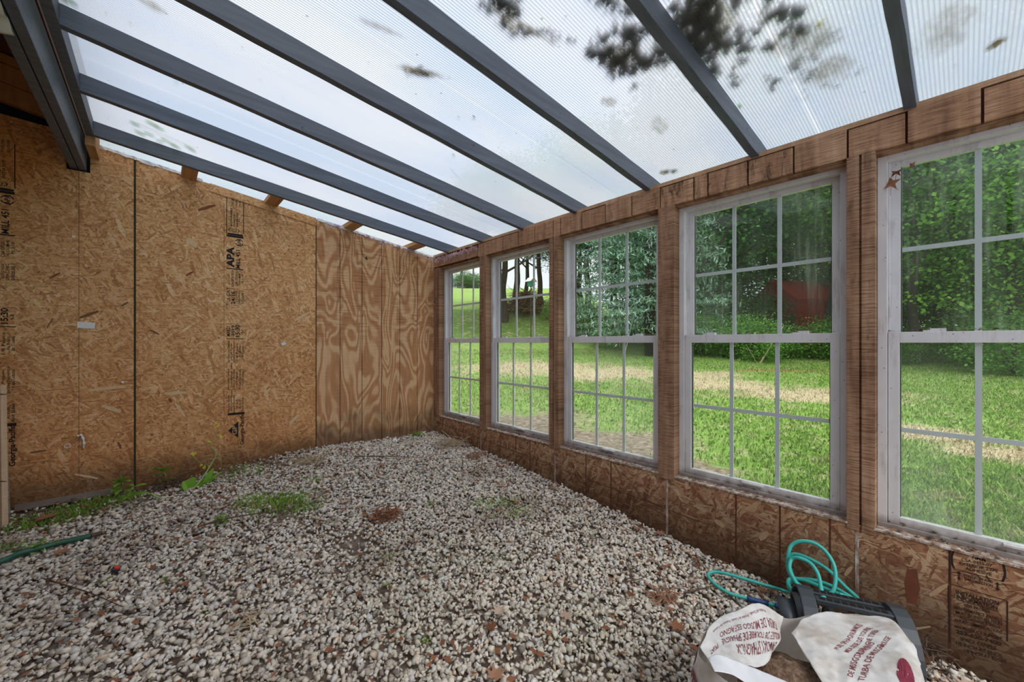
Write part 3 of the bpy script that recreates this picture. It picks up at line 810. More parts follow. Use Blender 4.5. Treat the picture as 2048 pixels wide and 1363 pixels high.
for a in ((960, 412, 1385, 520), (940, 540, 1410, 680), (985, 668, 1345, 772)): nbar(*c2(a[0], a[1]), *c2(a[2], a[3]))
for x0, y0, x1, y1 in ((924, 240, 924, 520), (916, 545, 926, 1030), (1412, 680, 1412, 1020)):
    a = onx(*c2(x0, y0), W); b = onx(*c2(x1, y1), W)
    mb.add([(W - .0012, a.y + .002, a.z), (W - .0012, b.y + .002, b.z), (W - .0012, b.y - .002, b.z), (W - .0012, a.y - .002, a.z)], [(0, 1, 2, 3)])
def arrow(x0, y0, x1, y1):
    a = onx(*c2(x0, y0), W); b = onx(*c2(x1, y1), W); X_ = W - .0012; dz = a.z - b.z; w = .006; y_ = a.y
    mb.add([(X_, y_ + w * .3, b.z + dz * .25), (X_, y_ - w * .3, b.z + dz * .25), (X_, y_ - w * .3, a.z - dz * .25), (X_, y_ + w * .3, a.z - dz * .25)], [(0, 1, 2, 3)])
    for zt_, s_ in ((a.z, -1), (b.z, 1)):
        mb.add([(X_, y_, zt_), (X_, y_ + w, zt_ + s_ * dz * .28), (X_, y_ - w, zt_ + s_ * dz * .28)], [(0, 1, 2)])
arrow(1005, 425, 1005, 505); arrow(1330, 520, 1330, 595)
ch(mb.build('notice_lettering', M_BROWNTXT), wall_right)
# corner brackets: the curved ends of the grade mark
mb = MB()
for (cx_, cy_, s_) in ((985, 335, 1), (1345, 430, -1)):
    c = onx(*c2(cx_, cy_), W)
    A = np.linspace(.7, 2.45, 10) if s_ > 0 else np.linspace(-2.45, -.7, 10)
    vs = [(W - .0012, c.y + .018 * s_ * abs(math.sin(a)) - .008 * s_, c.z + .045 * math.cos(a)) for a in A]
    vs2 = [(W - .0012, v[1] + .006 * s_, v[2] * 1.0) for v in vs]
    mb.add(vs + vs2, [(k, k + 1, 10 + k + 1, 10 + k) for k in range(9)])
ch(mb.build('grade_mark_bracket', M_BROWNTXT), wall_right)

for a_ in ((1822, 1138, 1826, 1205, 32, 'k'), (1758, 1101, 1762, 1125, 4, 'd'), (1762, 1125, 1788, 1150, 4, 'd'), (1870, 1140, 1882, 1142, 7, 'q'), (1520, 1078, 1536, 1064, 14, 'q'), (1860, 1190, 1896, 1168, 12, 'q'), (1430, 1040, 1448, 1052, 10, 'q'), (1800, 1262, 1860, 1252, 6, 'q'), (1690, 1150, 1704, 1132, 10, 'q'), (2012, 1134, 2006, 1150, 5, 'q'), (1390, 1010, 1412, 1022, 8, 'q'), (1585, 1120, 1600, 1090, 12, 'd')):
    flake(wall_right, 'r', *a_)
# posts between the windows
def post(y0, y1, grooves=(), mat=M_POST, z1=ZT):
    ys = [y0] + list(grooves) + [y1]
    mb = MB()
    for a, b in zip(ys[:-1], ys[1:]):
        mb.box((W - .005, a + (.004 if a != y0 else 0), ZB - .03), (W + .018, b - (.004 if b != y1 else 0), z1))
    o = ch(mb.build('post', mat, bevel=.0015), wall_right)
    ch(MB().box((W + .010, y0 + .001, ZB - .002), (W + .12, y1 - .001, z1)).build('post_core', M_POST), wall_right)
post(3.812, D)
post(2.976, 3.077)
post(2.067, 2.166, [2.123])
post(1.147, 1.25)
post(.253, .349, [.302])
post(-.65, -.548)
post(-1.3, -1.2)
ch(MB().box((W + .02, -1.2, ZB), (W + .1, -.65, ZT)).build('siding_infill', M_POST), wall_right)
# header boards, grooved at random widths like the siding they were cut from
gx_ = sorted(onx(X, 400).y for X in (1321, 1388, 1416, 1496, 1587.5, 1695.5, 1813, 1965, 1006, 1037, 1070, 1107, 1121.6, 1164, 1211, 1264))
hs = [YN, -.5] + gx_ + [3.10]
mb = MB()
for a, b in zip(hs[:-1], hs[1:]):
    zt_ = ZH - (.008 if int(a * 7) % 2 else 0)
    mb.box((W - .004, a + .004, ZT), (W + .014, b - .004, zt_))
ch(mb.build('header_board', M_HEAD, bevel=.001), wall_right)
ch(MB().box((W + .008, YN, ZT + .001), (W + .09, 3.93, ZH - .004)).build('header_core', M_GROOVE), wall_right)
ch(MB().box((W - .002, 3.10, ZT + .012), (W + .014, D - .002, ZT + .085)).build('header_plate', M_HEAD), wall_right)
ch(MB().box((W + .0, YN, ZH), (W + .09, D + .02, ZH + .022)).build('top_plate', M_PLATE), wall_right)
# wood strip over every window, pale sill edge under it
for y0, y1 in WIN:
    ch(MB().box((W + .016, y0, ZT - .014), (W + .12, y1, ZT)).build('head_strip', M_POST), wall_right)
    ch(MB().box((W - .006, y0 - .004, ZB - .008), (W + .12, y1 + .004, ZB)).build('sill_edge', M_CAULK), wall_right)

# ---- windows
def window(i, y0, y1, gu, glw, label):
    root = tag(empty('window_%d' % i, (W + .06, (y0 + y1) / 2, ZB)), label, 'window', kind='structure')
    x0, x1 = W + .058, W + .138
    zt = ZT - .014
    mb = MB()
    mb.box((x0, y1 - .032, ZB), (x1, y1, zt)); mb.box((x0, y0, ZB), (x1, y0 + .032, zt))
    mb.box((x0, y0 + .032, zt - .022), (x1, y1 - .032, zt)); mb.box((x0 - .006, y0 + .001, ZB), (x1 + .02, y1 - .001, ZB + .018))
    mb.box((x0 + .03, y0 + .032, ZB + .018), (x0 + .036, y1 - .032, ZB + .03))
    for yy, s in ((y1 - .032, -1), (y0 + .032, 1)):   # jamb tracks beside the upper sash
        mb.box((x0 + .036, min(yy, yy + s * .008), ZB + .02), (x0 + .042, max(yy, yy + s * .008), zt - .022))
    ch(mb.build('frame', M_VINYL, bevel=.0015), root)
    def sash(name, xa, xb, za, zb_, st, rt, rb, gm):
        a, b = y0 + .034, y1 - .034
        mb = MB()
        mb.box((xa, b - st, za), (xb, b, zb_)); mb.box((xa, a, za), (xb, a + st, zb_))
        mb.box((xa, a + st, za), (xb, b - st, za + rb)); mb.box((xa, a + st, zb_ - rt), (xb, b - st, zb_))
        so = ch(mb.build(name, M_VINYL, bevel=.0015), root)
        ga, gb, gz0, gz1 = a + st, b - st, za + rb, zb_ - rt
        xm = (xa + xb) / 2
        g = ch(MB().box((xm - .007, ga - .004, gz0 - .004), (xm - .004, gb + .004, gz1 + .004)).build('glass_pane', gm), root)
        g.parent = so
        g.matrix_parent_inverse = Matrix.Translation(-root.location); g.matrix_parent_inverse = Matrix.Identity(4)
        mbm = MB()
        for k in (1, 2):
            yy = ga + (gb - ga) * k / 3; mbm.box((xm + .0005, yy - .0095, gz0), (xm + .0065, yy + .0095, gz1))
        zz = (gz0 + gz1) / 2; mbm.box((xm + .001, ga, zz - .0095), (xm + .006, gb, zz + .0095))
        gr = mbm.build('grille', M_GRILLE); gr.parent = so
        sp = MB()
        for (ya, yb, z0_, z1_) in ((ga - .001, ga + .004, gz0, gz1), (gb - .004, gb + .001, gz0, gz1)):
            sp.box((xm - .003, ya, z0_), (xm + .010, yb, z1_))
        spo = sp.build('glass_spacer', M_SPACER); spo.parent = so
        return so
    sash('upper_sash', x0 + .044, x0 + .070, 1.262, zt - .022, .036, .026, .032, gu)
    low = sash('lower_sash', x0 + .006, x0 + .034, ZB + .018, 1.296, .036, .046, .034, glw)
    # tilt latches on the meeting rail and the lift rail below
    for yy in (y0 + .19, y1 - .17):
        l = MB().box((x0 + .008, yy - .035, 1.296), (x0 + .03, yy + .03, 1.302)).box((x0 + .012, yy - .035, 1.302), (x0 + .028, yy + .01, 1.309)).build('tilt_latch', M_VINYL)
        l.parent = low
    l = MB().box((x0 - .006, (y0 + y1) / 2 - .05, ZB + .040), (x0 + .007, (y0 + y1) / 2 + .05, ZB + .048)).build('lift_handle', M_VINYL); l.parent = low
    return root
def fix_sash_children(root):
    for so in root.children:
        for c in so.children: pass
window(1, *WIN[0], M_GLASS_CLR, M_GLASS_LOW, 'narrow white double hung window beside the plywood end wall, looking to the field')
window(2, *WIN[1], M_GLASS_CLR, M_GLASS_LOW, 'white double hung window looking at the brush pile and bare trunks')
window(3, *WIN[2], M_GLASS_CLR, M_GLASS_LOW, 'white double hung window looking at the blue spruce')
window(4, *WIN[3], M_GLASS_UP, M_GLASS_CLR, 'streaked white double hung window looking at the red shed')
window(5, *WIN[4], M_GLASS_UP, M_GLASS_LOW, 'white double hung window filled with maple leaves, above the printed notice')

p = onx(1229, 648, W + .1005)
tag(MB().tube([(p.x, p.y, p.z - .02), (p.x, p.y, p.z), (p.x, p.y, p.z + .02)], [.003, .005, .003], 8).build('white_sticker', M_VINYL, smooth_=True), 'little white oval stuck on the upper pane facing the blue spruce', 'sticker')
# ---- roof sheets
st = []
def stain(X, Y, rx, ry, rot, amt):
    p = onroof(X, Y); st.append((p.x, p.y, rx, ry, rot, amt))
stain(842, 145, .24, .05, -.55, .75); stain(770, 60, .20, .035, -.3, .35); stain(1010, 30, .16, .10, .4, .6); stain(1060, 60, .22, .03, -.2, .5); stain(1240, 110, .17, .16, .5, .5)
stain(1330, 60, .30, .05, .1, .4); stain(1420, 40, .24, .18, .4, .55); stain(1600, 90, .24, .22, .2, .42); stain(1660, 140, .2, .15, 0, .42); stain(1890, 60, .25, .16, .3, .30); stain(1990, 90, .07, .035, .9, .9)
stain(300, 10, .10, .07, 0, .5); stain(400, 5, .14, .06, 0, .35); stain(1215, 205, .07, .07, 0, .45); stain(1320, 250, .16, .10, .3, .35); stain(1330, 345, .06, .05, 0, .7); stain(1460, 230, .25, .06, .1, .25)
M_SHEET = roof_mat(st)
ceiling = tag(empty('ceiling', (1, 1.5, zroof(1))), 'sloping roof of ribbed translucent sheets above the rafters', 'ceiling', kind='structure')
sheet_edges = [-1.25, .47, 1.62, 2.84, 4.35]
for a, b in zip(sheet_edges[:-1], sheet_edges[1:]):
    xa, xb = -.335, 2.72
    mb = MB().add([(xa, a + .001, zroof(xa)), (xb, a + .001, zroof(xb)), (xb, b - .001, zroof(xb)), (xa, b - .001, zroof(xa))], [(0, 3, 2, 1)])
    mb.add([(xa, a + .001, zroof(xa) + .01), (xb, a + .001, zroof(xb) + .01), (xb, b - .001, zroof(xb) + .01), (xa, b - .001, zroof(xa) + .01)], [(0, 1, 2, 3)])
    ch(mb.build('roof_sheet', M_SHEET), ceiling)
mb = MB()
for e in sheet_edges[1:2]:
    xa, xb = -.33, 2.72
    mb.hexa([(xa, e - .012, zroof(xa) - .002), (xb, e - .012, zroof(xb) - .002), (xb, e + .012, zroof(xb) - .002), (xa, e + .012, zroof(xa) - .002),
             (xa, e - .012, zroof(xa) - .0008), (xb, e - .012, zroof(xb) - .0008), (xb, e + .012, zroof(xb) - .0008), (xa, e + .012, zroof(xa) - .0008)])
m = NT('clear_joint_strip')
tl = m.n('ShaderNodeBsdfTranslucent'); tl.inputs[0].default_value = (.93, .9, .86, 1); tr = m.n('ShaderNodeBsdfTransparent')
M_STRIP = m.done(m.mixsh(.22, tr.outputs[0], tl.outputs[0]))
ch(mb.build('joint_strip', M_STRIP), ceiling)

# shaded lean-to roof over the left of the room, an added light-blocking wall and the corrugated strip at its edge
deck = tag(empty('ceiling_porch', (-1.5, 1.5, 3.0)), 'dark boarded roof beyond the grey beam', 'ceiling', kind='structure')
f = lambda x, z: z - .2 * (x + .75)
ch(MB().hexa([(-2.6, -1.3, f(-2.6, 3.03)), (-.40, -1.3, f(-.40, 3.03)), (-.40, D + .1, f(-.40, 3.03)), (-2.6, D + .1, f(-2.6, 3.03)),
              (-2.6, -1.3, f(-2.6, 3.07)), (-.40, -1.3, f(-.40, 3.07)), (-.40, D + .1, f(-.40, 3.07)), (-2.6, D + .1, f(-2.6, 3.07))]).build('roof_deck', M_DECK), deck)
tag(MB().box((-1.30, -1.3, -.2), (-1.25, D - .02, 3.2)).build('wall_left_blocker', M_DECK), 'added unseen wall keeping light out under the boarded roof', 'wall', kind='structure')  # added out of view to block light and darken the left side
ch(MB().box((-.40, -1.3, 2.605), (-.36, D + .1, 3.05)).build('light_stop_board', M_DECK), deck)  # added to close the gap above the beam against roof light

# ---- beam, ledger, rafters
beam = tag(empty('roof_beam', (-.4, 1.3, 2.41)), 'heavy grey doubled beam carrying the upper ends of the rafters', 'beam')
ch(MB().box((-.399, -1.3, 2.412), (-.363, D + .03, 2.60)).build('beam_plank', M_PAINT, bevel=.003), beam)
ch(MB().box((-.440, -1.3, 2.412), (-.403, D + .03, 2.60)).build('beam_plank', M_PAINT, bevel=.003), beam)
ledger = MB().box((-.342, -1.3, 2.557), (-.304, 3.667, 2.646)).build('ledger_board', M_PAINT, bevel=.002)
tag(ledger, 'slim grey ledger board nailed along the inner side of the beam', 'ledger')
RY = [3.648, 3.05, 2.48, 1.908, 1.322, .7165, .147, -.44]
RL = ['grey rafter closest to the end wall, with brown blocks beside it', 'second grey rafter out from the end wall', 'third grey rafter out from the end wall, with a ragged end', 'fourth grey rafter out from the end wall',
      'fifth grey rafter out from the end wall, cracked along its face', 'sixth grey rafter out from the end wall, beside the dark leaf litter', 'grey rafter landing above the streaked window post, nearest in view', 'grey rafter past the near edge of the view']
for i, (y, lb) in enumerate(zip(RY, RL)):
    xa, xb = -.3035, 2.70
    mb = MB()
    n = 26; rnd = random.Random(i)
    xsr = np.linspace(xa, xb, n)
    dz = [rnd.uniform(-.0015, .0015) for _ in xsr]; dy = [rnd.uniform(-.0012, .0012) for _ in xsr]
    for k in range(n):
        x = xsr[k]
        for (yy, zz) in ((y - .019, zrb(x)), (y + .019, zrb(x)), (y + .019, zroof(x) - .001), (y - .019, zroof(x) - .001)):
            mb.v.append((x, yy + dy[k], zz + (dz[k] if zz < zroof(x) - .02 else 0)))
    for k in range(n - 1):
        for j in range(4):
            mb.f.append((k * 4 + j, k * 4 + (j + 1) % 4, k * 4 + 4 + (j + 1) % 4, k * 4 + 4 + j))
    mb.f += [(3, 2, 1, 0), ((n - 1) * 4, (n - 1) * 4 + 1, (n - 1) * 4 + 2, (n - 1) * 4 + 3)]
    o = mb.build('rafter', M_PAINT, loc=(xa, y, zrb(xa)))
    tag(o, lb, 'rafter', 'slate grey rafters under the roof sheets')
    if i in (2, 4):   # splintered sister piece near the lower end
        s_ = MB().hexa([(1.55, y - .026, zrb(1.55) - .004), (2.28, y - .026, zrb(2.28) - .004), (2.28, y - .0195, zrb(2.28) - .004), (1.55, y - .0195, zrb(1.55) - .004),
                        (1.6, y - .026, zrb(1.6) + .022), (2.30, y - .026, zrb(2.3) + .05), (2.30, y - .0195, zrb(2.3) + .05), (1.6, y - .0195, zrb(1.6) + .022)]).build('split_piece', M_PAINT)
        s_.parent = o; s_.matrix_parent_inverse = Matrix.Translation(-o.location)
blk = MB().box((-.345, 3.667, 2.50), (-.300, D + .0, 2.64)).build('corner_block', M_BLOCK)
tag(blk, 'brown wood block closing the corner between ledger and end wall', 'block')
# outlooker blocks between the end wall and the first rafter
for i, (X, Y) in enumerate(((379, 345), (548, 402), (706, 457), (832, 493))):
    x = ony(X, Y, D - .12).x
    o = MB().hexa([(x - .045, 3.668, zrb(x - .045) + .004), (x + .045, 3.668, zrb(x + .045) + .004), (x + .045, D + .35, zrb(x + .045) + .004), (x - .045, D + .35, zrb(x - .045) + .004),
                   (x - .045, 3.668, zrb(x - .045) + .042), (x + .045, 3.668, zrb(x + .045) + .042), (x + .045, D + .35, zrb(x + .045) + .042), (x - .045, D + .35, zrb(x - .045) + .042)]).build('lookout_block', M_BLOCK)
    tag(o, ['brown lookout block above the first strand board joint, highest of its row', 'brown lookout block above the printed sheet', 'brown lookout block over the plywood, beside the torn wrap', 'brown lookout block nearest the window corner'][i], 'block', 'brown blocks between end wall and first rafter')

# ================================================================== SMALL THINGS ON THE WALLS AND FLOOR
def fringe(name, pts, n, mat, label, cat, length=.05, r=.0007, seed=1):
    rnd = random.Random(seed); mb = MB()
    for _ in range(n):
        k = rnd.random() * (len(pts) - 1); i = int(k); p = pts[i].lerp(pts[i + 1], k - i)
        d = Vector((rnd.gauss(0, .6), -abs(rnd.gauss(0, .25)), -abs(rnd.gauss(.25, .5)))) * length * rnd.uniform(.3, 1.2)
        q = p + Vector((rnd.gauss(0, .004), -.003 - rnd.random() * .006, rnd.gauss(0, .006)))
        bend = Vector((rnd.gauss(0, .02), -rnd.random() * .012, rnd.gauss(0, .015)))
        mb.tube(catmull([q, q + d * .5 + bend, q + d, q + d * 1.15 - bend * .6], 4), r, 4, cap=False)
    return tag(mb.build(name, mat), label, cat, kind='stuff')
wt = [Vector((x, D - .006, wtop(x) - .002)) for x in np.linspace(xs2, W - .02, 12)]
# torn house wrap along the top of the plywood
mb = MB(); rnd = random.Random(4)
xs_ = np.linspace(xs2 + .01, W - .03, 60)
for k, x in enumerate(xs_):
    mb.v.append((x, D - .004 - rnd.random() * .006, wtop(x) + .010)); mb.v.append((x, D - .006 - rnd.random() * .01, wtop(x) - rnd.uniform(.004, .022)))
for k in range(59): mb.f.append((2 * k, 2 * k + 1, 2 * k + 3, 2 * k + 2))
wrap = tag(mb.build('torn_house_wrap', M_FIBRE), 'torn strip of white house wrap along the sloping top of the plywood', 'house wrap')
for (ks, ke) in ((7, 10), (22, 24), (30, 32), (38, 40), (44, 48)):
    mb = MB()
    for k in range(ks, ke + 1):
        mb.v += [(xs_[k], D - .0185, wtop(xs_[k]) - .011), (xs_[k], D - .0185, wtop(xs_[k]) + .003)]
    for k in range(ke - ks): mb.f.append((2 * k, 2 * k + 2, 2 * k + 3, 2 * k + 1))
    mb.build('printed_patch', M_PURPLE, wrap)
fringe('wrap_fibre', wt, 150, M_FIBRE, 'loose white fibres hanging from the torn house wrap', 'fibre', .075, .0007, 3)
wt1 = [Vector((x, D - .006, wtop(x) + .002)) for x in np.linspace(-.33, .25, 8)]
mb = MB()
for k, x in enumerate(np.linspace(-.335, .26, 30)):
    mb.v.append((x, D - .004 - rnd.random() * .01, wtop(x) + .014)); mb.v.append((x, D - .006 - rnd.random() * .01, wtop(x) - rnd.uniform(.0, .014)))
for k in range(29): mb.f.append((2 * k, 2 * k + 1, 2 * k + 3, 2 * k + 2))
tag(mb.build('crumpled_film', M_FIBRE), 'crumpled clear film along the top of the strand board beside the beam', 'film')
pw = [Vector((W - .004, y, ZT + .095 + .01 * math.sin(y * 40))) for y in np.linspace(3.12, 3.9, 12)]
fringe('pink_insulation', pw, 260, M_PINK, 'pink insulation fibres bulging above the narrow corner window', 'insulation', .04, .0014, 8)
fringe('pale_insulation', pw, 110, M_FIBRE, 'white strands hanging among the pink insulation above the corner window', 'insulation', .075, .0008, 9)

def flat_tag(name, X, Y, w, h, rot, label, cat, mat=M_WHITE, plane='back'):
    p = ony(X, Y, D - .0015)
    c_, s_ = math.cos(rot), math.sin(rot)
    mb = MB(); P = []
    for dy in (-.0035, 0.0):
        for u, v in ((-1, -1), (1, -1), (1, 1), (-1, 1)):
            P.append((p.x + (u * w * c_ - v * h * s_) / 2, D - .0005 + dy - (.004 if (u > 0 and v > 0 and dy) else 0), p.z + (u * w * s_ + v * h * c_) / 2))
    mb.hexa(P); return tag(mb.build(name, mat), label, cat)
tg = flat_tag('paper_tag', 172.5, 650, .082, .042, -.06, 'small white paper tag stapled to the strand board sheet', 'tag')
p = ony(172.5, 650); mb = MB()
for i, (u0, u1, v0, v1) in enumerate(((-.010, .006, -.007, .006), (.008, .020, -.009, .004), (-.030, -.022, .004, .010), (-.028, -.016, -.012, -.009), (.022, .032, -.004, .006))):
    mb.add([(p.x + u0, D - .0046, p.z + v0), (p.x + u1, D - .0046, p.z + v0), (p.x + u1, D - .0046, p.z + v1), (p.x + u0, D - .0046, p.z + v1)], [(0, 1, 2, 3)])
mb.build('printed_marks', M_BLACKTXT, tg)
flat_tag('paper_tag', 567, 687, .034, .026, .5, 'torn white paper corner stapled beside the long board stamp', 'tag')
p1, p2, p3 = ony(158, 871), ony(168, 884), ony(165, 895)
tag(MB().tube(catmull([(p1.x - .006, D - .004, p1.z), (p1.x + .012, D - .010, p1.z + .002), (p2.x, D - .006, p2.z), (p3.x + .004, D - .004, p3.z)], 6), [.008, .009, .006, .004] * 4 + [.004] * 3, 6).build('caulk_drip', M_WHITE, smooth_=True), 'white drip of caulk stuck low on the strand board', 'drip')
p = ony(135, 891)
mb = MB(); A = np.linspace(0, 2 * PI, 15)
mb.tube([(p.x + .014 * math.cos(a), D - .002, p.z + .014 * math.sin(a)) for a in A], .0025, 5, cap=False)
tag(mb.build('white_ring', M_WHITE), 'little white plastic ring stuck on the strand board below the caulk drip', 'ring')
p = ony(144, 545); 
for X, Y, lb in ((148, 473, 'white staple speck high on the printed strand board'), (246, 764, 'white staple speck beside the dark board joint')):
    p = ony(X, Y); tag(MB().box((p.x - .008, D - .004, p.z - .006), (p.x + .006, D, p.z + .007)).build('paper_scrap', M_WHITE), lb, 'paper scrap')
# black insect on the plywood
p = ony(732, 517)
wasp = tag(MB().tube([(p.x - .012, D - .008, p.z + .008), (p.x, D - .010, p.z), (p.x + .014, D - .008, p.z - .008)], [.003, .006, .003], 6).build('dead_moth', M_BLACK), 'small black moth resting on the plywood near its top', 'moth')
MB().add([(p.x - .004, D - .012, p.z + .004), (p.x + .002, D - .006, p.z + .026), (p.x + .010, D - .010, p.z + .016)], [(0, 1, 2)]).build('wing', M_BLACK, wasp)

# boards leaning / lying by the end wall
p = onground(55, 1012)
mb = MB()
a = ony(30, 1014, D - .02); b = ony(240, 976, D - .02)
n_ = 10; prev = None
mb.hexa([(a.x, D - .035, a.z - .02), (b.x, D - .035, b.z - .03), (b.x, D - .002, b.z - .03), (a.x, D - .002, a.z - .02), (a.x, D - .033, a.z + .012), (b.x, D - .033, b.z + .008), (b.x, D - .002, b.z + .008), (a.x, D - .002, a.z + .012)])
tag(mb.build('sill_plank', plain('weathered_plank', (.30, .24, .20, 1), .9, var=.4, scale=14)), 'thin weathered plank lying along the foot of the strand board', 'plank')
# pale stake and nailed metal strip at the edge of the view
s0 = at(6, 1066, 2.28)
st0 = tag(empty('wooden_stake', (s0.x, s0.y, s0.z)), 'pale wooden stake standing at the near end of the strand board', 'stake')
top = at(2, 770, 2.30)
rt = Vector((CS, -SN, 0)); fw = Vector((SN, CS, 0))
def bar_between(mb, a, b, w, d, w2=None):
    w2 = w2 or w
    mb.hexa([a - rt * w / 2 - fw * d / 2, a + rt * w / 2 - fw * d / 2, a + rt * w / 2 + fw * d / 2, a - rt * w / 2 + fw * d / 2,
             b - rt * w2 / 2 - fw * d / 2, b + rt * w2 / 2 - fw * d / 2, b + rt * w2 / 2 + fw * d / 2, b - rt * w2 / 2 + fw * d / 2])
mb = MB(); bar_between(mb, s0 - rt * .012 - Vector((0, 0, .03)), top - rt * .012, .055, .03); ch(mb.build('stake_post', M_STAKE, bevel=.003), st0)
for Y in (788, 962):
    q = at(9, Y, 2.26); ch(MB().tube([q - rt * .02, q + rt * .02 - fw * .004], [.004, .0015], 6).build('nail', M_NAIL), st0)
m0 = at(15, 1054, 2.40); m1 = at(9, 850, 2.42)
strip = tag(empty('metal_strip', (m0.x, m0.y, m0.z)), 'tapering grey metal strip with nails behind the pale stake', 'strip')
mb = MB(); bar_between(mb, m0 - Vector((0, 0, .03)), m1, .034, .012, .012); ch(mb.build('strip_body', M_METAL, bevel=.002), strip)
for Y in (860, 905, 980, 1000):
    k = (1054 - Y) / 204; q = at(15 - 6 * k + 2.5, Y, 2.39); ch(MB().tube([q, q + rt * .016 - fw * .008], .003, 5).build('nail', M_NAIL), strip)

# corrugated clear strip at the edge of the shaded roof
mb = MB(); nx, ny = 10, 60
for j in range(nx + 1):
    for i in range(ny + 1):
        u = i / ny; v_ = j / nx
        curl = .05 * max(0, u - .9) / .1 * (.4 + math.sin(v_ * 9) ** 2)
        mb.v.append((-.398 - .55 * v_, 1.40 + .93 * u + .015 * math.sin(v_ * 14), 2.398 + .14 * v_ * .2 + .007 * math.sin(u * 2 * PI * 9) - .004 - curl * .3))
for j in range(nx):
    for i in range(ny): k_ = j * (ny + 1) + i; mb.f.append((k_, k_ + 1, k_ + ny + 2, k_ + ny + 1))
m = NT('clear_corrugated'); tl = m.n('ShaderNodeBsdfTranslucent'); tl.inputs[0].default_value = (.9, .9, .88, 1)
M_CORR = m.done(m.mixsh(.55, tl.outputs[0], m.bsdf((.85, .85, .82, 1), .2, spec=.6)))
o = mb.build('corrugated_sheet', M_CORR, smooth_=True); md = o.modifiers.new('thick', 'SOLIDIFY'); md.thickness = .002
tag(o, 'curling end of a clear corrugated sheet above the grey beam', 'corrugated sheet')

# ---- leaf litter lying on the roof sheets
def roof_litter(name, X, Y, rx, ry, n, label, rot=0.0, size=.022, seed=0, mat=M_LITTER, kind='stuff', arc=None):
    g = np.random.default_rng(seed); c = onroof(X, Y)
    r = np.sqrt(g.random(n)); t = g.random(n) * 2 * PI
    # clumps inside the patch
    cl = g.integers(0, max(4, n // 11), n); cx_ = g.normal(0, .46, (max(4, n // 11), 2))
    u = (cx_[cl, 0] + g.normal(0, .09, n)) * rx; v = (cx_[cl, 1] + g.normal(0, .09, n)) * ry
    x = c.x + u * math.cos(rot) - v * math.sin(rot); y = c.y + u * math.sin(rot) + v * math.cos(rot)
    for yy in RY:     # rafters hide nothing from above, but litter banks up beside them
        pass
    L = g.uniform(.35, 1.3, n) * size; wd = L * g.uniform(.25, .7, n); a = g.uniform(0, 2 * PI, n)
    V = np.zeros((n, 4, 3))
    for j, (p_, q_) in enumerate(((-1, -.2), (.1, -1), (1, .2), (-.1, 1))):
        V[:, j, 0] = x + np.cos(a) * p_ * L - np.sin(a) * q_ * wd; V[:, j, 1] = y + np.sin(a) * p_ * L + np.cos(a) * q_ * wd
        V[:, j, 2] = 2.557 - RS * (V[:, j, 0] + .304) + .089 + .0115 + g.uniform(0, .012, n)
    o = np_mesh(name, V.reshape(-1, 3), np.arange(4 * n).reshape(-1, 4), mat)
    return tag(o, label, 'leaf litter', kind=kind)
roof_litter('roof_litter', 1262, 110, .20, .16, 420, 'dark clump of wet leaves on the roof beside the sixth rafter', .3, seed=1)
roof_litter('roof_litter', 1410, 35, .34, .13, 800, 'broad dark drift of wet leaves on the roof past the sixth rafter', .25, seed=2)
roof_litter('roof_litter', 1560, 40, .18, .10, 190, 'ragged tail of wet leaves on the roof ahead of the nearest rafter', .3, seed=3, size=.018)
roof_litter('roof_litter', 1010, 25, .14, .08, 260, 'mossy leaf crumbs on the roof above the fifth rafter', .3, seed=4, size=.014)
roof_litter('roof_litter', 1645, 130, .20, .16, 170, 'thin scatter of black crumbs on the roof near the last rafter', .2, seed=5, size=.009)
roof_litter('roof_litter', 1090, 75, .16, .04, 90, 'line of black crumbs on the roof beside the fifth rafter', -.7, seed=6, size=.009)
roof_litter('roof_litter', 1345, 345, .06, .03, 60, 'needle scraps on the roof just above the header', .2, seed=7, size=.016)
roof_litter('roof_litter', 840, 150, .10, .03, 70, 'mossy streak of crumbs on the roof between the fourth and fifth rafters', -.9, seed=8, size=.012)
def roof_leaf(X, Y, size, rot, mat, label):
    c = onroof(X, Y); mb = MB()
    out = [(-1, 0), (-.5, .32), (.1, .42), (.7, .25), (1.05, 0), (.7, -.25), (.1, -.42), (-.5, -.32)]
    vs = [(c.x + (u * math.cos(rot) - v * math.sin(rot)) * size, c.y + (u * math.sin(rot) + v * math.cos(rot)) * size) for u, v in out]
    pts = [(x, y, zroof(x) + .012 + .002 * (i % 2)) for i, (x, y) in enumerate(vs)] + [(c.x, c.y, zroof(c.x) + .0115)]
    mb.add(pts, [(i, (i + 1) % 8, 8) for i in range(8)])
    o = mb.build('fallen_leaf', mat, smooth_=True)
    tag(o, label, 'leaf', 'single leaves lying on the roof')
GL = leaf_mat('fresh_roof_leaf', [(0, (.09, .36, .010, 1)), (1, (.16, .46, .02, 1))], .6)
YL = leaf_mat('yellow_roof_leaf', [(0, (.55, .48, .02, 1)), (1, (.70, .58, .05, 1))], .6)
roof_leaf(1480, 214, .020, .2, GL, 'single green leaf on the roof by the sixth rafter')
roof_leaf(1641, 50, .018, .9, YL, 'small yellow leaf on the roof among dark crumbs')
roof_leaf(907, 312, .016, .5, GL, 'tiny green leaf on the roof by the fourth rafter')
roof_leaf(917, 237, .010, .1, GL, 'green speck of leaf on the roof above two black crumbs')
roof_leaf(1675, 175, .012, 1.2, M_LITTER, 'black crumb of leaf on the roof near the nearest rafter')
roof_leaf(948, 237, .015, .5, M_LITTER, 'black leaf crumb on the roof beside the green speck')
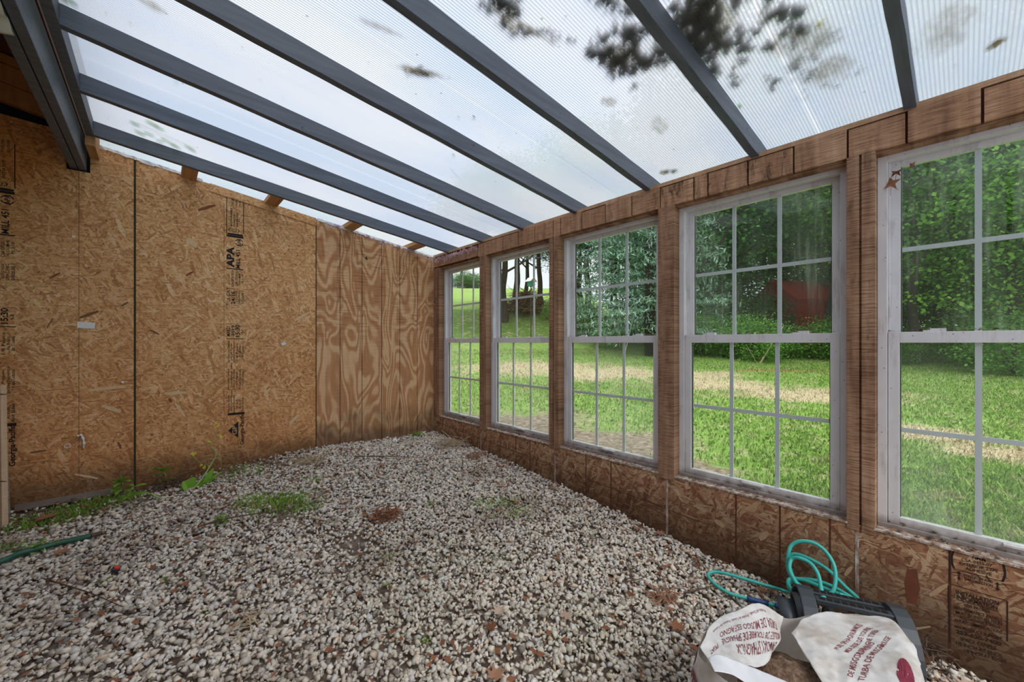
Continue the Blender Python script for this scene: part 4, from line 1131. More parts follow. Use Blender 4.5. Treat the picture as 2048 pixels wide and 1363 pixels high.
# leafy twig resting on the roof beside the ledger
tw = tag(empty('leafy_sprig', onroof(315, 275)), 'green leafy sprig lying on the roof between the two rafters nearest the end wall', 'sprig')
spr = []
for (X, Y, s_, r_) in ((270, 250, .05, .7), (280, 268, .055, .6), (305, 250, .06, .5), (318, 258, .05, .3), (298, 270, .05, .4), (330, 282, .045, .5), (345, 290, .045, .4), (352, 295, .05, .45), (376, 296, .04, .5), (385, 302, .045, .7), (320, 285, .04, .2)):
    c = onroof(X, Y); mb = MB(); out = [(-1, 0), (-.4, .40), (.4, .36), (1, 0), (.4, -.36), (-.4, -.40)]
    vs = [(c.x + (u * math.cos(r_) - v * math.sin(r_)) * s_ * .7, c.y + (u * math.sin(r_) + v * math.cos(r_)) * s_ * .7) for u, v in out]
    mb.add([(x, y, zroof(x) + .016) for x, y in vs] + [(c.x, c.y, zroof(c.x) + .022)], [(i, (i + 1) % 6, 6) for i in range(6)])
    ch(mb.build('leaf', GL), tw)
c0, c1 = onroof(265, 245), onroof(390, 300)
ch(MB().tube([(c0.x, c0.y, zroof(c0.x) + .014), (c1.x, c1.y, zroof(c1.x) + .014)], .002, 5).build('twig', M_STEM), tw)
tw2 = tag(empty('leafy_sprig', onroof(140, 5)), 'green sprig on the roof against the upper end of the second rafter', 'sprig')
for (X, Y, s_, r_) in ((138, 6, .03, .5), (146, 10, .025, .9), (352, 169, .012, .2)):
    c = onroof(X, Y); mb = MB(); out = [(-1, 0), (-.4, .40), (.4, .36), (1, 0), (.4, -.36), (-.4, -.40)]
    vs = [(c.x + (u * math.cos(r_) - v * math.sin(r_)) * s_, c.y + (u * math.sin(r_) + v * math.cos(r_)) * s_) for u, v in out]
    mb.add([(x, y, zroof(x) + .016) for x, y in vs] + [(c.x, c.y, zroof(c.x) + .022)], [(i, (i + 1) % 6, 6) for i in range(6)])
    ch(mb.build('leaf', GL), tw2)

# ---- dry leaves on the gravel
def dry_leaf(X, Y, size, rot, label, mat=M_DRY, curl=.5, seed=0, p=None):
    rnd = random.Random(seed * 7 + int(X)); c = p or onground(X, Y, .026)
    lob = [(0, 1.0), (18, .55), (38, .92), (58, .45), (80, .80), (105, .40), (128, .55), (150, .30), (180, .12)]
    out = [(a, r) for a, r in lob] + [(360 - a, r) for a, r in lob[-2:0:-1]]
    vs = []; n = len(out)
    for ring, s_ in ((0, 1.0), (1, .55)):
        for a, r in out:
            a_ = math.radians(a); rr = r * s_ * (1 + rnd.uniform(-.12, .12))
            u, v = rr * math.cos(a_), rr * math.sin(a_)
            z = curl * (abs(v) ** 1.6 * .55 + u * u * .25) + rnd.uniform(-.05, .05)
            vs.append((c.x + (u * math.cos(rot) - v * math.sin(rot)) * size, c.y + (u * math.sin(rot) + v * math.cos(rot)) * size, c.z + z * size))
    vs.append((c.x, c.y, c.z))
    fs = [(i, (i + 1) % n, n + (i + 1) % n, n + i) for i in range(n)] + [(n + i, n + (i + 1) % n, 2 * n) for i in range(n)]
    root = MB().add(vs, fs).build('dry_leaf', mat, smooth_=True)
    a0 = Vector(vs[n // 2]); d = Vector((-math.cos(rot), -math.sin(rot), .12)) * size * .5
    MB().tube([a0, a0 + d * .5, a0 + d], size * .018 + .0006, 5).build('stalk', M_TWIG, root)
    return tag(root, label, 'leaf', 'dry leaves on the gravel')
LV = [(82, 1036, .085, .2, 'large red-brown dry leaf on the grassy edge near the pale stake', M_DRY, .35), (24, 1082, .05, 1.0, 'bleached leaf at the foot of the pale stake', M_PALELEAF, .3),
      (225, 1003, .04, .8, 'small bleached leaf below the leafy weed by the wall', M_PALELEAF, .3), (118, 1106, .05, .3, 'curled rust leaf beside the dark green hose', M_DRY, .9),
      (258, 1068, .032, 2.0, 'tan leaf just past the end of the dark green hose', M_PALELEAF, .6), (440, 1015, .038, .4, 'pale curled leaf below the yellow flowers', M_PALELEAF, .7),
      (690, 1003, .045, .7, 'long pale leaf beside the grass clump', M_PALELEAF, .8), (716, 1015, .03, .1, 'rust leaf right of the grass clump', M_DRY, .7),
      (748, 1038, .045, 2.6, 'dark crumpled leaf in the middle of the gravel', M_DRY, 1.1), (785, 1026, .05, .5, 'brown leaf on top of the matted clump', M_DRY, 1.0),
      (806, 898, .03, 1.2, 'red-brown leaf on the far gravel below the plywood', M_DRY, .6), (718, 897, .028, .3, 'brown leaf near the foot of the plywood', M_DRY, .7), (765, 930, .035, 1.9, 'brown crumpled leaf on the far gravel', M_DRY, 1.0),
      (1107, 976, .035, .2, 'pinkish leaf by the second window post', M_DRY, .5), (1025, 1000, .03, 1.5, 'round tan leaf beside the clover patch', M_PALELEAF, .9), (1420 - 400, 902, .03, 2.2, 'dark curled leaf near the corner of the window wall', M_DRY, 1.0),
      (832, 978, .025, .6, 'small upright rust leaf on the far gravel', M_DRY, 1.1), (1275, 1055, .04, 2.9, 'brown leaf at the foot of the wall under the third window', M_DRY, .5), (1320, 1066, .045, .2, 'flat rust leaf against the wall below the window post', M_DRY, .3),
      (1222, 1160, .022, 1.3, 'orange fleck of leaf in the middle of the gravel', M_DRY, .9), (1262, 1190, .032, .8, 'orange-brown leaf left of the teal hose', M_DRY, .9), (1130, 1232, .045, .1, 'flat mauve-brown leaf on the near gravel', M_PALELEAF, .25),
      (998, 1225, .045, .9, 'pale brown curled leaf on the near gravel', M_PALELEAF, .9), (985, 1255, .04, 2.2, 'brown leaf just below the pale curled one', M_DRY, .6), (990, 1352, .05, .4, 'rust leaf at the near edge of the gravel', M_DRY, .5),
      (470, 1207, .026, 1.0, 'small brown leaf on the left gravel', M_DRY, .8), (1530, 1182, .035, 1.8, 'brown leaf between the teal hose and the reel', M_DRY, .9), (1355, 1255, .05, .6, 'dark brown leaf left of the peat bag', M_DRY, .4),
      (1842, 1298, .06, .5, 'large brown leaf against the wall under the printed notice', M_DRY, .9), (1400, 1130, .03, 2.4, 'brown leaf near the wall behind the teal hose loop', M_DRY, .7), (1940, 1320, .05, 1.2, 'tan leaf on the gravel under the printed notice', M_PALELEAF, .5)]
for i, (X, Y, s_, r_, lb, mt, cu) in enumerate(LV):
    p = None
    if X > 1830: p = onx(X, Y, W - .12) if X < 1900 else onx(X, Y, W - .15); p.z = zg(p.x, p.y) + .03
    dry_leaf(X, Y, s_, r_, lb, mt, cu, i, p)
# dead leaves caught in the web in the upper corner of the fifth window
for i, (X, Y, s_, r_, lb) in enumerate(((1783, 367, .030, .7, 'brown dead leaf hanging in a web in the upper window corner'), (1793, 345, .022, 2.0, 'curled scrap of leaf above the hanging brown leaf'), (1824, 330, .014, .3, 'tiny leaf scrap on the upper pane near the web'))):
    c = onx(X, Y, W + .052); rnd = random.Random(i); mb = MB(); vs = []
    for k in range(9):
        a = 2 * PI * k / 9; r = s_ * (1 if k % 2 else .45) * rnd.uniform(.7, 1.2)
        vs.append((c.x + rnd.uniform(-.012, .004), c.y + r * math.cos(a + r_), c.z + r * math.sin(a + r_)))
    mb.add(vs + [tuple(c)], [(k, (k + 1) % 9, 9) for k in range(9)])
    mb.tube([c, c + Vector((0, .004, -.05 * (s_ / .03)))], .0009, 4)
    tag(mb.build('dead_leaf', M_DRY), lb, 'leaf')

def sill_debris(y0, y1, n, label, seed):
    g = np.random.default_rng(seed); V = np.zeros((n, 4, 3))
    y = y0 + .03 + (y1 - y0 - .06) * g.random(n) ** .8; x = W + g.uniform(.004, .066, n); z = np.where(x > W + .05, ZB + .0185, ZB + .0005) + g.uniform(0, .006, n)
    up_ = g.random(n) < .2
    x = np.where(up_, W + .066 + .02 * g.random(n), x); z = np.where(up_, 1.2965 + g.uniform(0, .005, n), z)
    L = g.uniform(.003, .012, n); wd = L * g.uniform(.2, .6, n); a = g.uniform(0, 2 * PI, n)
    for j, (u, v) in enumerate(((-1, -.4), (.2, -1), (1, .3), (-.2, 1))):
        V[:, j, 0] = x + np.cos(a) * u * L - np.sin(a) * v * wd; V[:, j, 1] = y + np.sin(a) * u * L + np.cos(a) * v * wd; V[:, j, 2] = z + g.uniform(0, .008, n)
    tag(np_mesh('sill_debris', V.reshape(-1, 3), np.arange(4 * n).reshape(-1, 4), M_LITTER if seed % 2 else M_DRY), label, 'debris', kind='stuff')
for k, ((y0, y1), lb) in enumerate(zip(WIN, ('corner window', 'window facing the brush pile', 'window facing the blue spruce', 'streaked window', 'window above the printed notice'))):
    sill_debris(y0, y1, 110, 'dark dead leaf crumbs on the sill of the ' + lb, 2 * k + 1); sill_debris(y0, y1, 60, 'rust brown leaf crumbs on the sill of the ' + lb, 2 * k + 2)

# matted clumps of dead grass and roots
def dead_clump(X, Y, r, n, label, seed, mat=M_TWIG, h=.5, p=None):
    rnd = random.Random(seed); c = p or onground(X, Y, .01); mb = MB()
    for _ in range(n):
        a = rnd.random() * 2 * PI; q = c + Vector((rnd.gauss(0, .45) * r, rnd.gauss(0, .4) * r, abs(rnd.gauss(0, .3)) * r * h + .012))
        d = Vector((math.cos(a), math.sin(a), rnd.gauss(0, .35))) * r * rnd.uniform(.3, .9)
        mb.tube(catmull([q, q + d * .5 + Vector((0, 0, rnd.uniform(-.1, .25) * r * h)), q + d], 3), rnd.uniform(.0012, .0032), 4, cap=False)
    return tag(mb.build('dead_grass_clump', mat, loc=c), label, 'grass clump', kind='stuff')
dead_clump(772, 1035, .10, 110, 'brown matted clump of dead grass in the middle of the gravel', 1, M_DRY)
dead_clump(1330, 1200, .07, 60, 'small brown root clump left of the teal hose', 2, M_DRY)
dead_clump(905, 890, .16, 130, 'tan mat of dead grass in the corner by the first window', 3, M_STRAW, .3)
dead_clump(1050, 910, .10, 60, 'dark tuft of roots near the wall below the second window', 4, M_TWIG)
dead_clump(950, 915, .09, 60, 'brown tuft of dead leaves near the wall below the first window', 5, M_DRY)
dead_clump(338, 972, .11, 60, 'tangle of brown dead stalks under the broad-leaved weed', 6, M_TWIG, .4)
dead_clump(1865, 1290, .10, 70, 'tangle of straw and roots against the wall beside the reel', 7, M_TWIG, .7, Vector((W - .10, .12, .03)))
dead_clump(500, 1245, .09, 24, 'wispy brown grass roots on the left gravel', 8, M_STRAW, .3)
dead_clump(620, 925, .16, 90, 'mat of dry roots at the foot of the plywood', 9, M_STRAW, .25)

def twig(pts, r, label, mat=M_TWIG):
    P = [onground(X, Y, .022 + dz) for X, Y, dz in pts]
    n = len(catmull(P, 6)); tag(MB().tube(catmull(P, 6), [r * (1 - .6 * i / n) for i in range(n)], 6).build('twig', mat, smooth_=True), label, 'twig')
twig([(395, 1052, 0), (470, 1033, .01), (560, 1020, .012), (645, 1002, .004)], .005, 'long dark twig lying below the grass clump')
twig([(622, 1034, 0), (660, 1042, .008), (700, 1052, 0)], .004, 'pale straw stalk beside the long dark twig', M_STRAW)
twig([(1245, 1163, 0), (1275, 1158, .01), (1300, 1150, .003)], .003, 'thin dark twig on the gravel before the third window post')
twig([(1370, 1185, 0), (1410, 1175, .01), (1436, 1168, .003)], .004, 'dark twig under the teal hose loop')
twig([(345, 1060, 0), (360, 1050, .01), (367, 1042, .012)], .003, 'short twig near the small green weed')
twig([(710, 912, 0), (780, 912, .01), (830, 914, 0)], .005, 'long twig on the far gravel before the plywood')
twig([(100, 1160, 0), (180, 1185, .01), (250, 1215, .0)], .003, 'thin twig on the left gravel below the red cap')
twig([(560, 1310, 0), (610, 1290, .01), (655, 1262, 0)], .004, 'brown twig on the near gravel')

# ---- green weeds
def blades(mb, c, n, r, h, rnd, lean=.5, w=.0025):
    for _ in range(n):
        a = rnd.random() * 2 * PI; q = c + Vector((rnd.gauss(0, .5) * r, rnd.gauss(0, .5) * r, 0))
        d = Vector((math.cos(a), math.sin(a), 0)); hh = h * rnd.uniform(.5, 1.1); s_ = Vector((-d.y, d.x, 0)) * w
        p1 = q + d * hh * lean * .4 + Vector((0, 0, hh * .6)); p2 = q + d * hh * lean * rnd.uniform(.7, 1.3) + Vector((0, 0, hh * rnd.uniform(.6, 1.0)))
        mb.add([q - s_, q + s_, p1 + s_ * .8, p1 - s_ * .8, p2], [(0, 1, 2, 3), (3, 2, 4)])
def lobes(mb, c, n, r, h, s, rnd):
    for _ in range(n):
        a = rnd.random() * 2 * PI; q = c + Vector((rnd.gauss(0, .5) * r, rnd.gauss(0, .5) * r, h * rnd.random()))
        d = Vector((math.cos(a), math.sin(a), rnd.uniform(-.2, .5))).normalized() * s * rnd.uniform(.6, 1.2); w_ = d.cross(Vector((0, 0, 1))).normalized() * s * .42
        mb.add([q, q + d * .45 + w_, q + d, q + d * .45 - w_], [(0, 1, 2, 3)])
def weed(name, X, Y, r, h, label, kind, seed, n=60, s=.012, p=None):
    rnd = random.Random(seed); c = p or onground(X, Y, .006); mb = MB()
    if kind == 'grass': blades(mb, c, n, r, h, rnd)
    elif kind == 'clover': lobes(mb, c, n, r, h, s, rnd)
    else:
        blades(mb, c, n // 2, r, h, rnd); lobes(mb, c, n // 2, r, h, s, rnd)
    return tag(mb.build(name, M_WEED, loc=c), label, 'weed', kind='stuff')
weed('grass_clump', 560, 1003, .18, .045, 'bright green grass clump in the gravel before the printed board', 'grass', 1, 560)
weed('grass_clump', 610, 1018, .10, .06, 'end of the bright grass clump beside the pale leaf', 'mix', 2, 110)
weed('grass_clump', 500, 1005, .10, .05, 'thin grass at the wall side of the bright clump', 'grass', 3, 120)
weed('clover_patch', 995, 1005, .17, .02, 'low green clover patch beside the window wall', 'clover', 4, 330, .011)
weed('clover_patch', 1030, 1025, .13, .02, 'sparse clover running toward the window wall', 'clover', 5, 160, .010)
weed('clover_patch', 960, 1010, .06, .02, 'small clover tuft at the edge of the patch', 'clover', 6, 60, .012)
weed('grass_clump', 110, 1035, .20, .03, 'mossy grass under the large red-brown leaf', 'grass', 7, 700)
weed('grass_clump', 210, 1005, .16, .035, 'grass growing along the thin plank', 'grass', 8, 560)
weed('grass_clump', 40, 1055, .10, .03, 'grass at the foot of the pale stake', 'grass', 9, 140)
weed('small_weed', 75, 1103, .045, .05, 'frilly green weed beside the dark green hose', 'clover', 10, 90, .02)
weed('small_weed', 20, 1105, .04, .05, 'green weed at the very edge, above the dark green hose', 'clover', 11, 60, .018)
weed('small_weed', 443, 1046, .035, .04, 'bushy little green weed at the end of the long twig', 'clover', 12, 90, .016)
weed('small_weed', 832, 872, .05, .05, 'little green plant in the corner of the plywood', 'clover', 13, 70, .025)
weed('small_weed', 328, 1162, .02, .02, 'tiny green sprout on the left gravel', 'clover', 14, 20, .010)
weed('small_weed', 215, 1165, .025, .02, 'tiny green sprouts below the red cap', 'clover', 15, 26, .010)
weed('small_weed', 414, 1230, .015, .02, 'single green sprout on the near left gravel', 'clover', 16, 14, .010)
weed('small_weed', 780, 1118, .03, .02, 'green sprout in the middle gravel', 'clover', 17, 26, .011)
weed('small_weed', 860, 1010, .025, .03, 'small green sprout past the matted clump', 'clover', 18, 22, .014)
weed('small_weed', 850, 1285, .02, .02, 'pair of green sprouts on the near gravel', 'clover', 19, 14, .012)
weed('small_weed', 770, 1170, .02, .015, 'faint green sprout on the near gravel', 'clover', 20, 12, .010)
weed('grass_clump', 480, 945, .18, .05, 'weedy strip at the foot of the printed board', 'mix', 21, 180)
weed('grass_clump', 620, 960, .08, .04, 'pale grass tips on the gravel beyond the bright clump', 'grass', 22, 50)
weed('small_weed', 515, 945, .03, .04, 'small green sprout beside the weedy strip', 'clover', 23, 30, .015)
weed('clover_patch', 1000, 1120, .2, .015, 'moss-green sprinkle of tiny leaves in the gravel', 'clover', 24, 120, .007)

def broad_leaf(mb, base, tip, w, bend=.25, fold=.15):
    d = tip - base; s_ = d.cross(Vector((0, 0, 1)))
    s_ = s_.normalized() if s_.length > 1e-6 else Vector((1, 0, 0)); n_ = s_.cross(d).normalized()
    if n_.z < 0: n_ = -n_
    prof = [(0, .05), (.12, .55), (.3, .95), (.5, 1.0), (.7, .85), (.88, .5), (1, .04)]
    vs = []
    for t, k in prof:
        mid = base + d * t + n_ * d.length * bend * (4 * t * (1 - t)) * .5
        vs += [mid - s_ * w * k + n_ * w * k * fold, mid, mid + s_ * w * k + n_ * w * k * fold]
    fs = []
    for i in range(len(prof) - 1):
        fs += [(3 * i, 3 * i + 1, 3 * i + 4, 3 * i + 3), (3 * i + 1, 3 * i + 2, 3 * i + 5, 3 * i + 4)]
    mb.add(vs, fs)
def wl(X, Y, dy=.06): return ony(X, Y, D - dy)
# leafy seedling by the wall
c = onground(250, 988, .0)
pl = tag(empty('leafy_weed', c), 'leafy green seedling growing against the strand board beside the dark joint', 'weed')
ch(MB().tube([c, wl(245, 968, .12), wl(243, 960, .1)], .003, 6).build('stem', M_STEM), pl)
for (X0, Y0, X1, Y1, w_) in ((243, 968, 215, 958, .018), (243, 965, 262, 962, .018), (243, 962, 228, 975, .018), (245, 965, 240, 953, .014), (246, 972, 268, 972, .02), (243, 970, 222, 985, .02), (245, 978, 262, 983, .018), (242, 975, 232, 990, .018), (242, 963, 225, 965, .014), (246, 960, 256, 953, .012)):
    mb = MB(); broad_leaf(mb, wl(X0, Y0, .12), wl(X1, Y1, .18), w_); ch(mb.build('leaf', M_WEED, smooth_=True), pl)
c = onground(268, 992, .01)
pl = tag(empty('broad_leaf_weed', c), 'flat broad leaves spreading on the ground beside the leafy seedling', 'weed')
for (X0, Y0, X1, Y1, w_) in ((262, 978, 294, 968, .03), (300, 985, 243, 1000, .035), (305, 987, 270, 990, .03), (268, 982, 255, 995, .02)):
    mb = MB(); broad_leaf(mb, wl(X0, Y0, .40), wl(X1, Y1, .42), w_, .2); ch(mb.build('leaf', M_DOCK, smooth_=True), pl)
c = onground(315, 972, .0)
pl = tag(empty('broad_leaf_weed', c), 'upright broad-leaved weed on two stalks against the strand board', 'weed')
ch(MB().tube([c, wl(318, 955, .08), wl(325, 945, .08)], .003, 6).tube([c + Vector((.04, 0, 0)), wl(332, 950, .08), wl(328, 945, .08)], .003, 6).build('stem', M_STEM), pl)
for (X0, Y0, X1, Y1, w_) in ((330, 943, 348, 931, .028), (325, 942, 305, 940, .026), (328, 950, 306, 952, .024), (322, 940, 303, 936, .018), (330, 940, 318, 938, .02), (328, 962, 345, 955, .022)):
    mb = MB(); broad_leaf(mb, wl(X0, Y0, .09), wl(X1, Y1, .15), w_); ch(mb.build('leaf', M_DOCK, smooth_=True), pl)
c = onground(395, 985, .0)
pl = tag(empty('broad_leaf_weed', c), 'large round-leaved weed at the base of the yellow-flowered stalk', 'weed')
for (X0, Y0, X1, Y1, w_) in ((372, 990, 388, 953, .05), (385, 990, 366, 962, .045), (395, 985, 420, 950, .03), (405, 978, 445, 942, .022), (400, 985, 432, 962, .022), (390, 988, 408, 985, .03), (410, 975, 428, 935, .025), (400, 990, 440, 968, .012)):
    mb = MB(); broad_leaf(mb, wl(X0, Y0, .32), wl(X1, Y1, .26), w_, .15); ch(mb.build('leaf', M_DOCK, smooth_=True), pl)
# yellow-flowered stalk bowing up from the ground
c = onground(308, 993, .01)
pl = tag(empty('flowering_weed', c), 'tall bowed weed with small yellow flowers before the strand board', 'weed')
stem = [wl(302, 986, .38), wl(320, 995, .40), wl(352, 996, .40), wl(380, 983, .36), wl(405, 955, .28), wl(421, 930, .17), wl(431, 912, .15), wl(430, 900, .14), wl(422, 889, .13), wl(418, 883, .13)]
ch(MB().tube(catmull(stem, 6), [.0062 * (1 - .6 * i / 55) for i in range(55)], 7).build('stem', M_STEM, smooth_=True), pl)
mb = MB()
for a_ in ([(421, 886), (435, 876), (441, 872)], [(420, 886), (432, 868), (435, 855)], [(428, 918), (412, 918), (400, 924), (384, 909)], [(424, 924), (410, 930), (409, 938)], [(421, 889), (412, 893), (409, 896)], [(430, 915), (440, 917), (442, 921)]):
    mb.tube(catmull([wl(x, y, .14) for x, y in a_], 4), .0018, 5)
ch(mb.build('branchlet', M_STEM), pl)
for (X, Y, r_) in ((435, 850, .017), (441, 871, .014), (418, 883, .012), (385, 908, .016), (402, 929, .012), (409, 935, .012), (417, 931, .009)):
    c_ = wl(X, Y, .14); mb = MB(); rnd = random.Random(X)
    for k in range(9):
        a = rnd.random() * 2 * PI; q = c_ + Vector((rnd.gauss(0, .5), rnd.gauss(0, .5), rnd.gauss(0, .45))) * r_
        for j in range(4):
            b = a + j * PI / 2; u = Vector((math.cos(b), .3 * math.sin(b * 2), math.sin(b))) * r_ * .42; v = Vector((-math.sin(b), 0, math.cos(b))) * r_ * .17
            mb.add([q, q + u * .6 + v, q + u, q + u * .6 - v], [(0, 1, 2, 3)])
    ch(mb.build('flower', M_PETAL), pl)

# ---- hose at the edge, red cap, washer, plastic scrap
P = [onground(X, Y, .03) for X, Y in ((-60, 1128), (0, 1122), (40, 1106), (90, 1092), (140, 1080), (182, 1071))]
hz = tag(MB().tube(catmull(P, 8), .0135, 10).build('garden_hose', M_GREENHOSE, smooth_=True), 'dark green garden hose lying at the left edge of the gravel', 'hose')
P = [onground(X, Y, .03) for X, Y in ((182, 1071), (192, 1068), (202, 1066))]
MB().tube(catmull(P, 4), .0115, 8).build('hose_end', M_TWIG, hz, smooth_=True)
c = onground(231, 1138, .022)
cap = tag(MB().tube([c + Vector((0, 0, -.006)), c + Vector((.004, -.004, .008))], .017, 14).build('bottle_cap', M_DARKPL), 'dark cap with a red centre lying on the left gravel', 'cap')
MB().tube([c + Vector((.002, -.004, .004)), c + Vector((.006, -.008, .013))], [.012, .010], 12).build('cap_centre', M_REDPL, cap)
c = onground(790, 881, .02)
dct = tag(MB().tube([c + Vector((0, .003, 0)), c + Vector((0, -.003, .004))], .022, 16).build('roofing_washer', M_WHITE), 'round white plastic washer on the far gravel by the plywood', 'washer')
MB().tube([c + Vector((0, -.003, .004)), c + Vector((0, -.006, .006))], .005, 8).build('washer_hole', M_BLACK, dct)
c = onx(1985, 1345, W - .22); c.z = zg(c.x, c.y) + .035
mb = MB(); mb.add([(c.x - .05, c.y + .10, c.z + .02), (c.x - .07, c.y + .04, c.z), (c.x - .02, c.y - .11, c.z + .004), (c.x + .0, c.y - .10, c.z + .012), (c.x + .0, c.y + .05, c.z + .025)], [(0, 1, 2, 3, 4)])
o = mb.build('plastic_scrap', M_WHITE); md = o.modifiers.new('t', 'SOLIDIFY'); md.thickness = .0015
tag(o, 'crumpled white plastic scrap on the gravel under the printed notice', 'scrap')

# ================================================================== HOSE REEL, TEAL HOSE, PEAT BAG
A_ = Vector((1.955, .40, .105)); B_ = Vector((2.05, .185, .105))
ax = (B_ - A_).normalized(); upv = Vector((0, 0, 1)); sd = ax.cross(upv).normalized()
reel = tag(empty('hose_reel', (2.0, .3, .02)), 'charcoal plastic hose reel standing against the strand board strip', 'hose reel')
def disc(mb, c, r0, r1, th, dish=0.0, a0=0, a1=2 * PI, seg=36):
    n = seg + 1; vs = []
    for k in range(n):
        a = a0 + (a1 - a0) * k / seg; d = sd * math.cos(a) + upv * math.sin(a)
        vs += [c + d * r0 + ax * dish, c + d * r1, c + d * r1 + ax * th, c + d * r0 + ax * (dish + th)]
    fs = []
    for k in range(seg):
        for j in range(4): fs.append((4 * k + j, 4 * k + (j + 1) % 4, 4 * k + 4 + (j + 1) % 4, 4 * k + 4 + j))
    fs += [(3, 2, 1, 0), (4 * seg, 4 * seg + 1, 4 * seg + 2, 4 * seg + 3)]
    mb.add(vs, fs)
mb = MB(); disc(mb, A_ + ax * .05, .03, .100, .007, .03); disc(mb, A_ + ax * .05, .094, .104, .018); ch(mb.build('flange', M_DARKPL, smooth_=False, bevel=.002), reel)
mb = MB(); disc(mb, B_ - ax * .06, .03, .100, .007, -.03); disc(mb, B_ - ax * .07, .094, .104, .018); ch(mb.build('flange', M_DARKPL, bevel=.002), reel)
ch(MB().tube([A_ + ax * .03, B_ - ax * .03], .045, 20).build('drum', M_DARKPL, smooth_=True), reel)
# side frames: wide curved plastic bands rising over the flanges
def side_frame(c, s_, name):
    mb = MB(); n = 16; wv = .05
    for k in range(n + 1):
        a = -.75 + (PI + 1.5) * k / n
        rr = .125 + (.02 if 2 < k < n - 2 else 0)
        d = sd * math.cos(a) * rr * .95 + upv * (math.sin(a) * rr * 1.05)
        q = c + d; t_ = (sd * -math.sin(a) + upv * math.cos(a)).normalized(); nn = d.normalized()
        if q.z < .025: q.z = .025
        for (i_, j_) in ((0, -1), (s_ * wv, -1), (s_ * wv, 1), (0, 1)):
            mb.v.append(tuple(q + ax * i_ + nn * j_ * .006))
    for k in range(n):
        for j in range(4): mb.f.append((4 * k + j, 4 * k + (j + 1) % 4, 4 * k + 4 + (j + 1) % 4, 4 * k + 4 + j))
    mb.f += [(3, 2, 1, 0), (4 * n, 4 * n + 1, 4 * n + 2, 4 * n + 3)]
    o = ch(mb.build(name, M_DARKPL, smooth_=False, bevel=.003), reel)
    for sgn in (-1, 1):
        f_ = c + sd * sgn * .125; f_.z = .03
        ch(MB().box(tuple(f_ - Vector((.03, .03, .02))), tuple(f_ + Vector((.03, .03, .012)))).build('foot', M_DARKPL, bevel=.006), reel)
side_frame(A_, -1, 'side_frame'); side_frame(B_, 1, 'side_frame')
# curved guard plates at the near end, seen edge on like two cups
for k, off in enumerate((.0, .055)):
    mb = MB(); n = 14
    for i in range(n + 1):
        a = .35 + 2.1 * i / n
        d = sd * math.cos(a) * .09 + upv * math.sin(a) * .10
        q = A_ - ax * (.03 + off) + d + Vector((-.015, 0, .03 - .03 * k))
        for (i_, j_) in ((-.022, -1), (.022, -1), (.022, 1), (-.022, 1)): mb.v.append(tuple(q + ax * i_ * (1 + .5 * math.sin(a)) + d.normalized() * j_ * .003))
    for i in range(n):
        for j in range(4): mb.f.append((4 * i + j, 4 * i + (j + 1) % 4, 4 * i + 4 + (j + 1) % 4, 4 * i + 4 + j))
    mb.f += [(3, 2, 1, 0), (4 * n, 4 * n + 1, 4 * n + 2, 4 * n + 3)]
    ch(mb.build('guard_plate', M_DARKPL, smooth_=True), reel)
for (du, dv, nm) in ((-.03, .140, 'cross_bar'), (.055, .122, 'cross_bar')):
    o_ = sd * -du + upv * dv
    mb = MB(); a, b = A_ + o_, B_ + o_
    w1, w2 = sd * .016, upv * .010
    mb.hexa([a - w1 - w2, b - w1 - w2, b + w1 - w2, a + w1 - w2, a - w1 + w2, b - w1 + w2, b + w1 + w2, a + w1 + w2])
    bo = ch(mb.build(nm, M_DARKPL, bevel=.004), reel)
    for k in range(9):
        q = a.lerp(b, (k + 1) / 10.0) + w2 * 1.05
        s2 = MB(); e1, e2 = ax * .009, w1 * .55
        s2.hexa([q - e1 - e2 - w2 * .05, q + e1 - e2 - w2 * .05, q + e1 + e2 - w2 * .05, q - e1 + e2 - w2 * .05, q - e1 - e2 + w2 * .05, q + e1 - e2 + w2 * .05, q + e1 + e2 + w2 * .05, q - e1 + e2 + w2 * .05])
        so = s2.build('bar_slot', M_BLACK); so.parent = bo
# hose: wraps on the drum, tall loops against the wall, one loop out over the gravel
def hx(X, Y, x): return onx(X, Y, x)
hp = []
for k in range(40):
    a = k * .62; hp.append(A_.lerp(B_, .22 + .5 * (k / 40)) + (sd * math.cos(a) + upv * math.sin(a)) * (.062 + .004 * (k % 3)))
loops = [hx(1680, 1188, 2.08), hx(1716, 1198, 2.2), hx(1690, 1172, 2.24), hx(1655, 1138, 2.26), hx(1620, 1117, 2.26), hx(1590, 1107, 2.26), hx(1578, 1115, 2.25), hx(1580, 1135, 2.23), hx(1592, 1165, 2.2), hx(1610, 1182, 2.15), hx(1640, 1186, 2.13),
         hx(1663, 1185, 2.14), hx(1671, 1160, 2.17), hx(1668, 1130, 2.2), hx(1652, 1103, 2.22), hx(1630, 1086, 2.22), hx(1605, 1081, 2.21), hx(1585, 1088, 2.2), hx(1577, 1105, 2.18), hx(1576, 1135, 2.17), hx(1582, 1150, 2.17), hx(1598, 1168, 2.16), hx(1625, 1184, 2.16),
         hx(1642, 1186, 2.1), hx(1641, 1168, 2.12), hx(1635, 1145, 2.14), hx(1620, 1125, 2.16), hx(1598, 1115, 2.16), hx(1583, 1118, 2.16), hx(1580, 1140, 2.12), hx(1597, 1172, 2.06), hx(1606, 1186, 2.02)]
teal = tag(empty('garden_hose', (2.05, .3, .03)), 'teal garden hose looping out of the charcoal reel', 'hose')
ch(MB().tube(catmull(hp, 4), .0078, 8).build('wound_coils', M_TEAL, smooth_=True), teal)
ch(MB().tube(catmull(loops, 8), .0078, 10).build('standing_loops', M_TEAL, smooth_=True), teal)
g = lambda X, Y, dz: onground(X, Y, dz)
